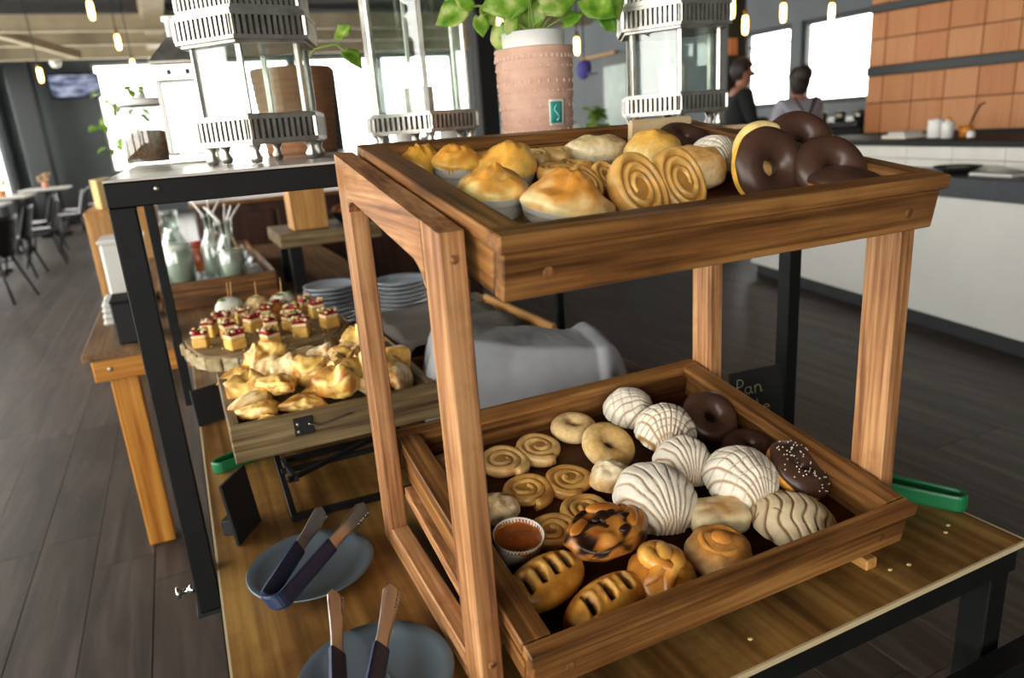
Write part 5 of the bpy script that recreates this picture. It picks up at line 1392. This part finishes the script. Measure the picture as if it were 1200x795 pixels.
for lab, x, y, c in (('small orange flower pot on the third table', -2.35, 13.3, '#c9803c'), ('small yellow-green flower pot on second table', -2.4, 11.1, '#b6b04a'), ('pink flower pot on the far corner table', -2.1, 15.8, '#c98a78')):
    t = thing('flower_pot', lab, 'plant', (x, y, .8808))
    G().lathe([(0, 0), (.045, 0), (.06, .1), (.05, .1), (0, .09)], 16).build('pot', plain('pot_'+c[1:], c, .6), t)
    g = G(); r = random.Random(int(x*100))
    for k in range(22): cpt = Vector((r.uniform(-.1, .1), r.uniform(-.1, .1), r.uniform(.12, .26))); g.ball(lambda d: (cpt+d*.022, None), 6, 4)
    g.build('blossoms', plain('bloom_'+c[1:], c, .7, '#8a9a4a', 8), t)
# tree by the far window
t = thing('potted_tree', 'slim potted tree standing in front of the bright far window', 'plant', (-.70, 17.0, 0))
G().lathe([(0, 0), (.2, 0), (.25, .5), (.22, .5), (0, .46)], 24).build('pot', M['greywall'], t)
g = G(); g.tube([(0, 0, .46), (.03, 0, 1.3), (-.04, 0, 2.5)], [.03, .022, .01], 8)
r = random.Random(4); ends = []
for k in range(9):
    z = 1.2+.15*k; a = 2.4*k; e = Vector((.38*cos(a), .3*sin(a), z+.22)); g.tube([(0, 0, z), e], [.010, .005], 6); ends.append(e)
g.build('trunk', M['stem'], t)
for e in ends:
    for k in range(5): leaf_mesh('leaf', t, .20, e+Vector((r.uniform(-.12, .12), r.uniform(-.1, .1), r.uniform(-.1, .12))), r.uniform(0, 6.28), r.uniform(.2, .9), r.uniform(-.6, .6))
t = thing('green_plant', 'leafy plant in front of the greenish door beyond the right lantern', 'plant', (7.05, 11.4, 0))
G().lathe([(0, 0), (.18, 0), (.22, .5), (.19, .5), (0, .46)], 20).build('pot', M['greywall'], t)
for k in range(22): leaf_mesh('leaf', t, .30, Vector((r.uniform(-.2, .2), r.uniform(-.2, .2), .7+r.random()*.9)), r.uniform(0, 6.28), r.uniform(.2, .9), r.uniform(-.6, .6))
g = G(); g.tube([(0, 0, .46), (0, 0, 1.5)], .02, 6); g.build('stem', M['stem'], t)
# clutter on a sideboard far behind the lanterns
t = thing('sideboard', 'long dark sideboard far behind the lanterns', 'cabinet', (4.2, 9.2, 0), (0, 0, radians(-12)))
G().box((0, 0, .50), (3.2, .5, .98), .008).build('body', M['darkframe'], t); G().box((0, 0, 1.01), (3.26, .56, .04), .006).build('top', M['tablewhite'], t)
for k in range(4): G().box((-1.2+.8*k, -.256, .5), (.76, .012, .86), .004).build('door', M['darkframe'], t)
RS = Matrix.Rotation(radians(-12), 3, 'Z')
cl_ = [(-1.35, '#e6e2d8', .12, .36, 'white canister at the left end of the far sideboard'), (-1.05, '#8e8a76', .10, .26, 'olive canister beside the white one on far sideboard'), (-.75, '#d9d5cb', .13, .42, 'tall white canister on the far sideboard'), (-.3, '#b5653a', .09, .2, 'small rust-coloured canister on the far sideboard'), (.05, '#ece8de', .12, .33, 'white canister behind the tall lantern'), (.5, '#5d6a6c', .10, .28, 'grey-green canister on the far sideboard'), (.95, '#e8e6df', .12, .3, 'white canister left of the plant pot on far sideboard'), (1.35, '#d2cfc8', .08, .22, 'small pale canister at the right end of the far sideboard')]
for x, c, r_, h, lab in cl_:
    p = Vector((4.2, 9.2, 0)) + RS @ Vector((x, 0, 1.0305)); t = thing('canister', lab, 'jar', p)
    G().lathe([(0, 0), (r_, 0), (r_, h), (0, h)], 18).build('body', plain('can_'+c[1:], c, .5), t); G().lathe([(r_*1.03, h+.0005), (r_*1.03, h+.025), (r_*.2, h+.035), (.02, h+.055), (0, h+.056)], 18).build('lid', M['steel'], t)

# ------------------------------------------------------------------ people
def skin_body(name, verts, edges, radii, mat, parent=None, lev=2, root=0):
    me = bpy.data.meshes.new(name); me.from_pydata(verts, edges, []); o = bpy.data.objects.new(name, me); COL.objects.link(o)
    if parent is not None: o.parent = parent
    md = o.modifiers.new('skin', 'SKIN'); md.use_smooth_shade = True
    lay = me.skin_vertices[0].data if len(me.skin_vertices) else None
    for i, r in enumerate(radii):
        lay[i].radius = r if isinstance(r, tuple) else (r, r)
    lay[root].use_root = True
    sb = o.modifiers.new('sub', 'SUBSURF'); sb.levels = lev; sb.render_levels = lev
    me.materials.append(mat); return o
def person(label, loc, rz, H, shirt, handL, handR, lean=0, female=False, hairl=0):
    s = H/1.72
    t = thing('person', label, 'person', loc, (0, 0, rz))
    sw = .175 if not female else .155
    V = [(0, 0, .93), (0, -.01, 1.10), (0, -.0-lean*.5, 1.28), (0, -lean*.9, 1.40), (0, -lean, 1.455), (0, -lean-.01, 1.49),
         (-sw, -lean*.9, 1.40), (-sw-.07, -lean*.9-.06, 1.14), tuple(handL), (sw, -lean*.9, 1.40), (sw+.07, -lean*.9-.06, 1.14), tuple(handR),
         (-.095, 0, .88), (-.10, -.02, .48), (-.105, .02, .07), (.095, 0, .88), (.10, -.02, .48), (.105, .02, .07), (-.11, -.14, .035), (.11, -.14, .035)]
    E = [(0, 1), (1, 2), (2, 3), (3, 4), (4, 5), (3, 6), (6, 7), (7, 8), (3, 9), (9, 10), (10, 11), (0, 12), (12, 13), (13, 14), (14, 18), (0, 15), (15, 16), (16, 17), (17, 19)]
    Rr = [(.145, .11), (.13, .10), (.155, .11), (.12, .09), .056, .055, .062, .043, .026, .062, .043, .026, .088, .060, .042, .088, .060, .042, .035, .035]
    V = [tuple(c*s for c in v) for v in V]; Rr = [tuple(c*s for c in r) if isinstance(r, tuple) else r*s for r in Rr]
    # head, hands are grown from the same skeleton
    h0 = len(V); hx = Vector(V[5])
    for dz, r in ((.035, .070), (.085, .088), (.135, .085), (.18, .056)):
        V.append((hx.x, hx.y-.012*s, hx.z+dz*s)); Rr.append(r*s); E.append((len(V)-2 if dz > .05 else 5, len(V)-1))
    for hi, sg in ((8, -1), (11, 1)):
        wr = Vector(V[hi]); el = Vector(V[hi-1]); d = (wr-el).normalized(); side = d.cross(Vector((0, 0, 1))).normalized()
        V.append(tuple(wr+d*.05*s)); Rr.append((.034*s, .016*s)); E.append((hi, len(V)-1)); palm = len(V)-1
        for f in range(4):
            off = side*((f-1.5)*.017*s); ln = (.060, .072, .068, .052)[f]*s
            V.append(tuple(Vector(V[palm])+off+d*.03*s)); Rr.append(.0085*s); E.append((palm, len(V)-1))
            V.append(tuple(Vector(V[-1])+d*ln*.6+Vector((0, 0, -.012*s)))); Rr.append(.0065*s); E.append((len(V)-2, len(V)-1))
        V.append(tuple(wr+d*.03*s+side*(-sg*.042*s))); Rr.append(.010*s); E.append((hi, len(V)-1))
        V.append(tuple(Vector(V[-1])+d*.035*s)); Rr.append(.008*s); E.append((len(V)-2, len(V)-1))
    skin_body('body', V, E, Rr, M['skin'], t)
    # face: nose, ears, eyes
    hc = Vector((hx.x, hx.y-.012*s, hx.z+.095*s))
    g = G(); g.ball(lambda d: (hc+Vector((d.x*.012, -.092+d.y*.018, -.012+d.z*.022))*s, None), 10, 7); g.build('nose', M['skin'], t)
    for sx in (-1, 1):
        g = G(); g.ball(lambda d: (hc+Vector((sx*.088+d.x*.008, .008+d.y*.018, -.004+d.z*.028))*s, None), 10, 7); g.build('ear', M['skin'], t)
        g = G(); g.ball(lambda d: (hc+Vector((sx*.032+d.x*.012, -.080+d.y*.008, .010+d.z*.007))*s, None), 8, 6); g.build('eye', M['blackmatte'], t)
    g = G(); g.ball(lambda d: (hc+Vector((d.x*.024, -.083+d.y*.007, -.052+d.z*.006))*s, None), 10, 6); g.build('mouth', plain('lips', '#8c4a40', .5), t)
    g = G()
    def hair(d):
        low = .02 if d.y < -.2 else (-.10-hairl if d.y > .1 else -.03)
        k = 1.0 if d.z > 0 else 1.0
        z = d.z*.112 if d.z > 0 else max(low, d.z*(.112+hairl))
        return hc+Vector((d.x*.101, d.y*.106+.014, .035+z))*s, None
    g.ball(hair, 28, 18)
    if hairl: g.ball(lambda d: (hc+Vector((d.x*.080, .100+d.y*.070, .070+d.z*.085))*s, None), 16, 10)
    g.build('hair', M['hair'], t)
    # clothing
    SV = V[:12]; SE = [e for e in E if max(e) < 12 and 5 not in e and 4 not in e]
    SV = [V[0], V[1], V[2], V[3], V[6], V[7], V[9], V[10], tuple(Vector(V[7]).lerp(Vector(V[8]), .35)), tuple(Vector(V[10]).lerp(Vector(V[11]), .35))]
    skin_body('shirt', SV, [(0, 1), (1, 2), (2, 3), (3, 4), (4, 5), (5, 8), (3, 6), (6, 7), (7, 9)], [(.165*s, .13*s), (.15*s, .12*s), (.172*s, .127*s), (.135*s, .10*s), .078*s, .058*s, .078*s, .058*s, .050*s, .050*s], shirt, t)
    LVv = [(0, 0, .97*s), V[12], V[13], V[14], V[15], V[16], V[17]]
    skin_body('trousers', LVv, [(0, 1), (1, 2), (2, 3), (0, 4), (4, 5), (5, 6)], [(.155*s, .12*s), .105*s, .076*s, .058*s, .105*s, .076*s, .058*s], M['trousers'], t)
    for sx in (-1, 1):
        g = G(); g.ball(lambda d: ((sx*.108*s+d.x*.05*s, -.06*s+d.y*.14*s, max(.0, .045*s+d.z*.045*s)), None), 18, 10); g.build('shoe', M['blackmatte'], t)
    return t, s
P1, s1 = person('person in black working at the kitchen counter, facing right', (5.20, 5.82, .0005), radians(62), 1.84, M['shirtblack'], (-.16, -.50, 1.16), (.16, -.52, 1.14), .05)
P2, s2 = person('person seen from behind in lilac-grey shirt with dark apron straps', (5.20, 4.98, .0005), radians(180-20), 1.68, M['shirtgrey'], (-.22, -.36, 1.08), (.22, -.36, 1.08), .04, True, .05)
g = G()
for sx in (-1, 1): g.tube([(-sx*.10*s2, .085*s2, 1.46*s2), (0, .155*s2, 1.27*s2), (sx*.14*s2, .14*s2, 1.04*s2)], .016*s2, 8, flat=.4)
g.build('apron_straps', M['blackmatte'], P2)
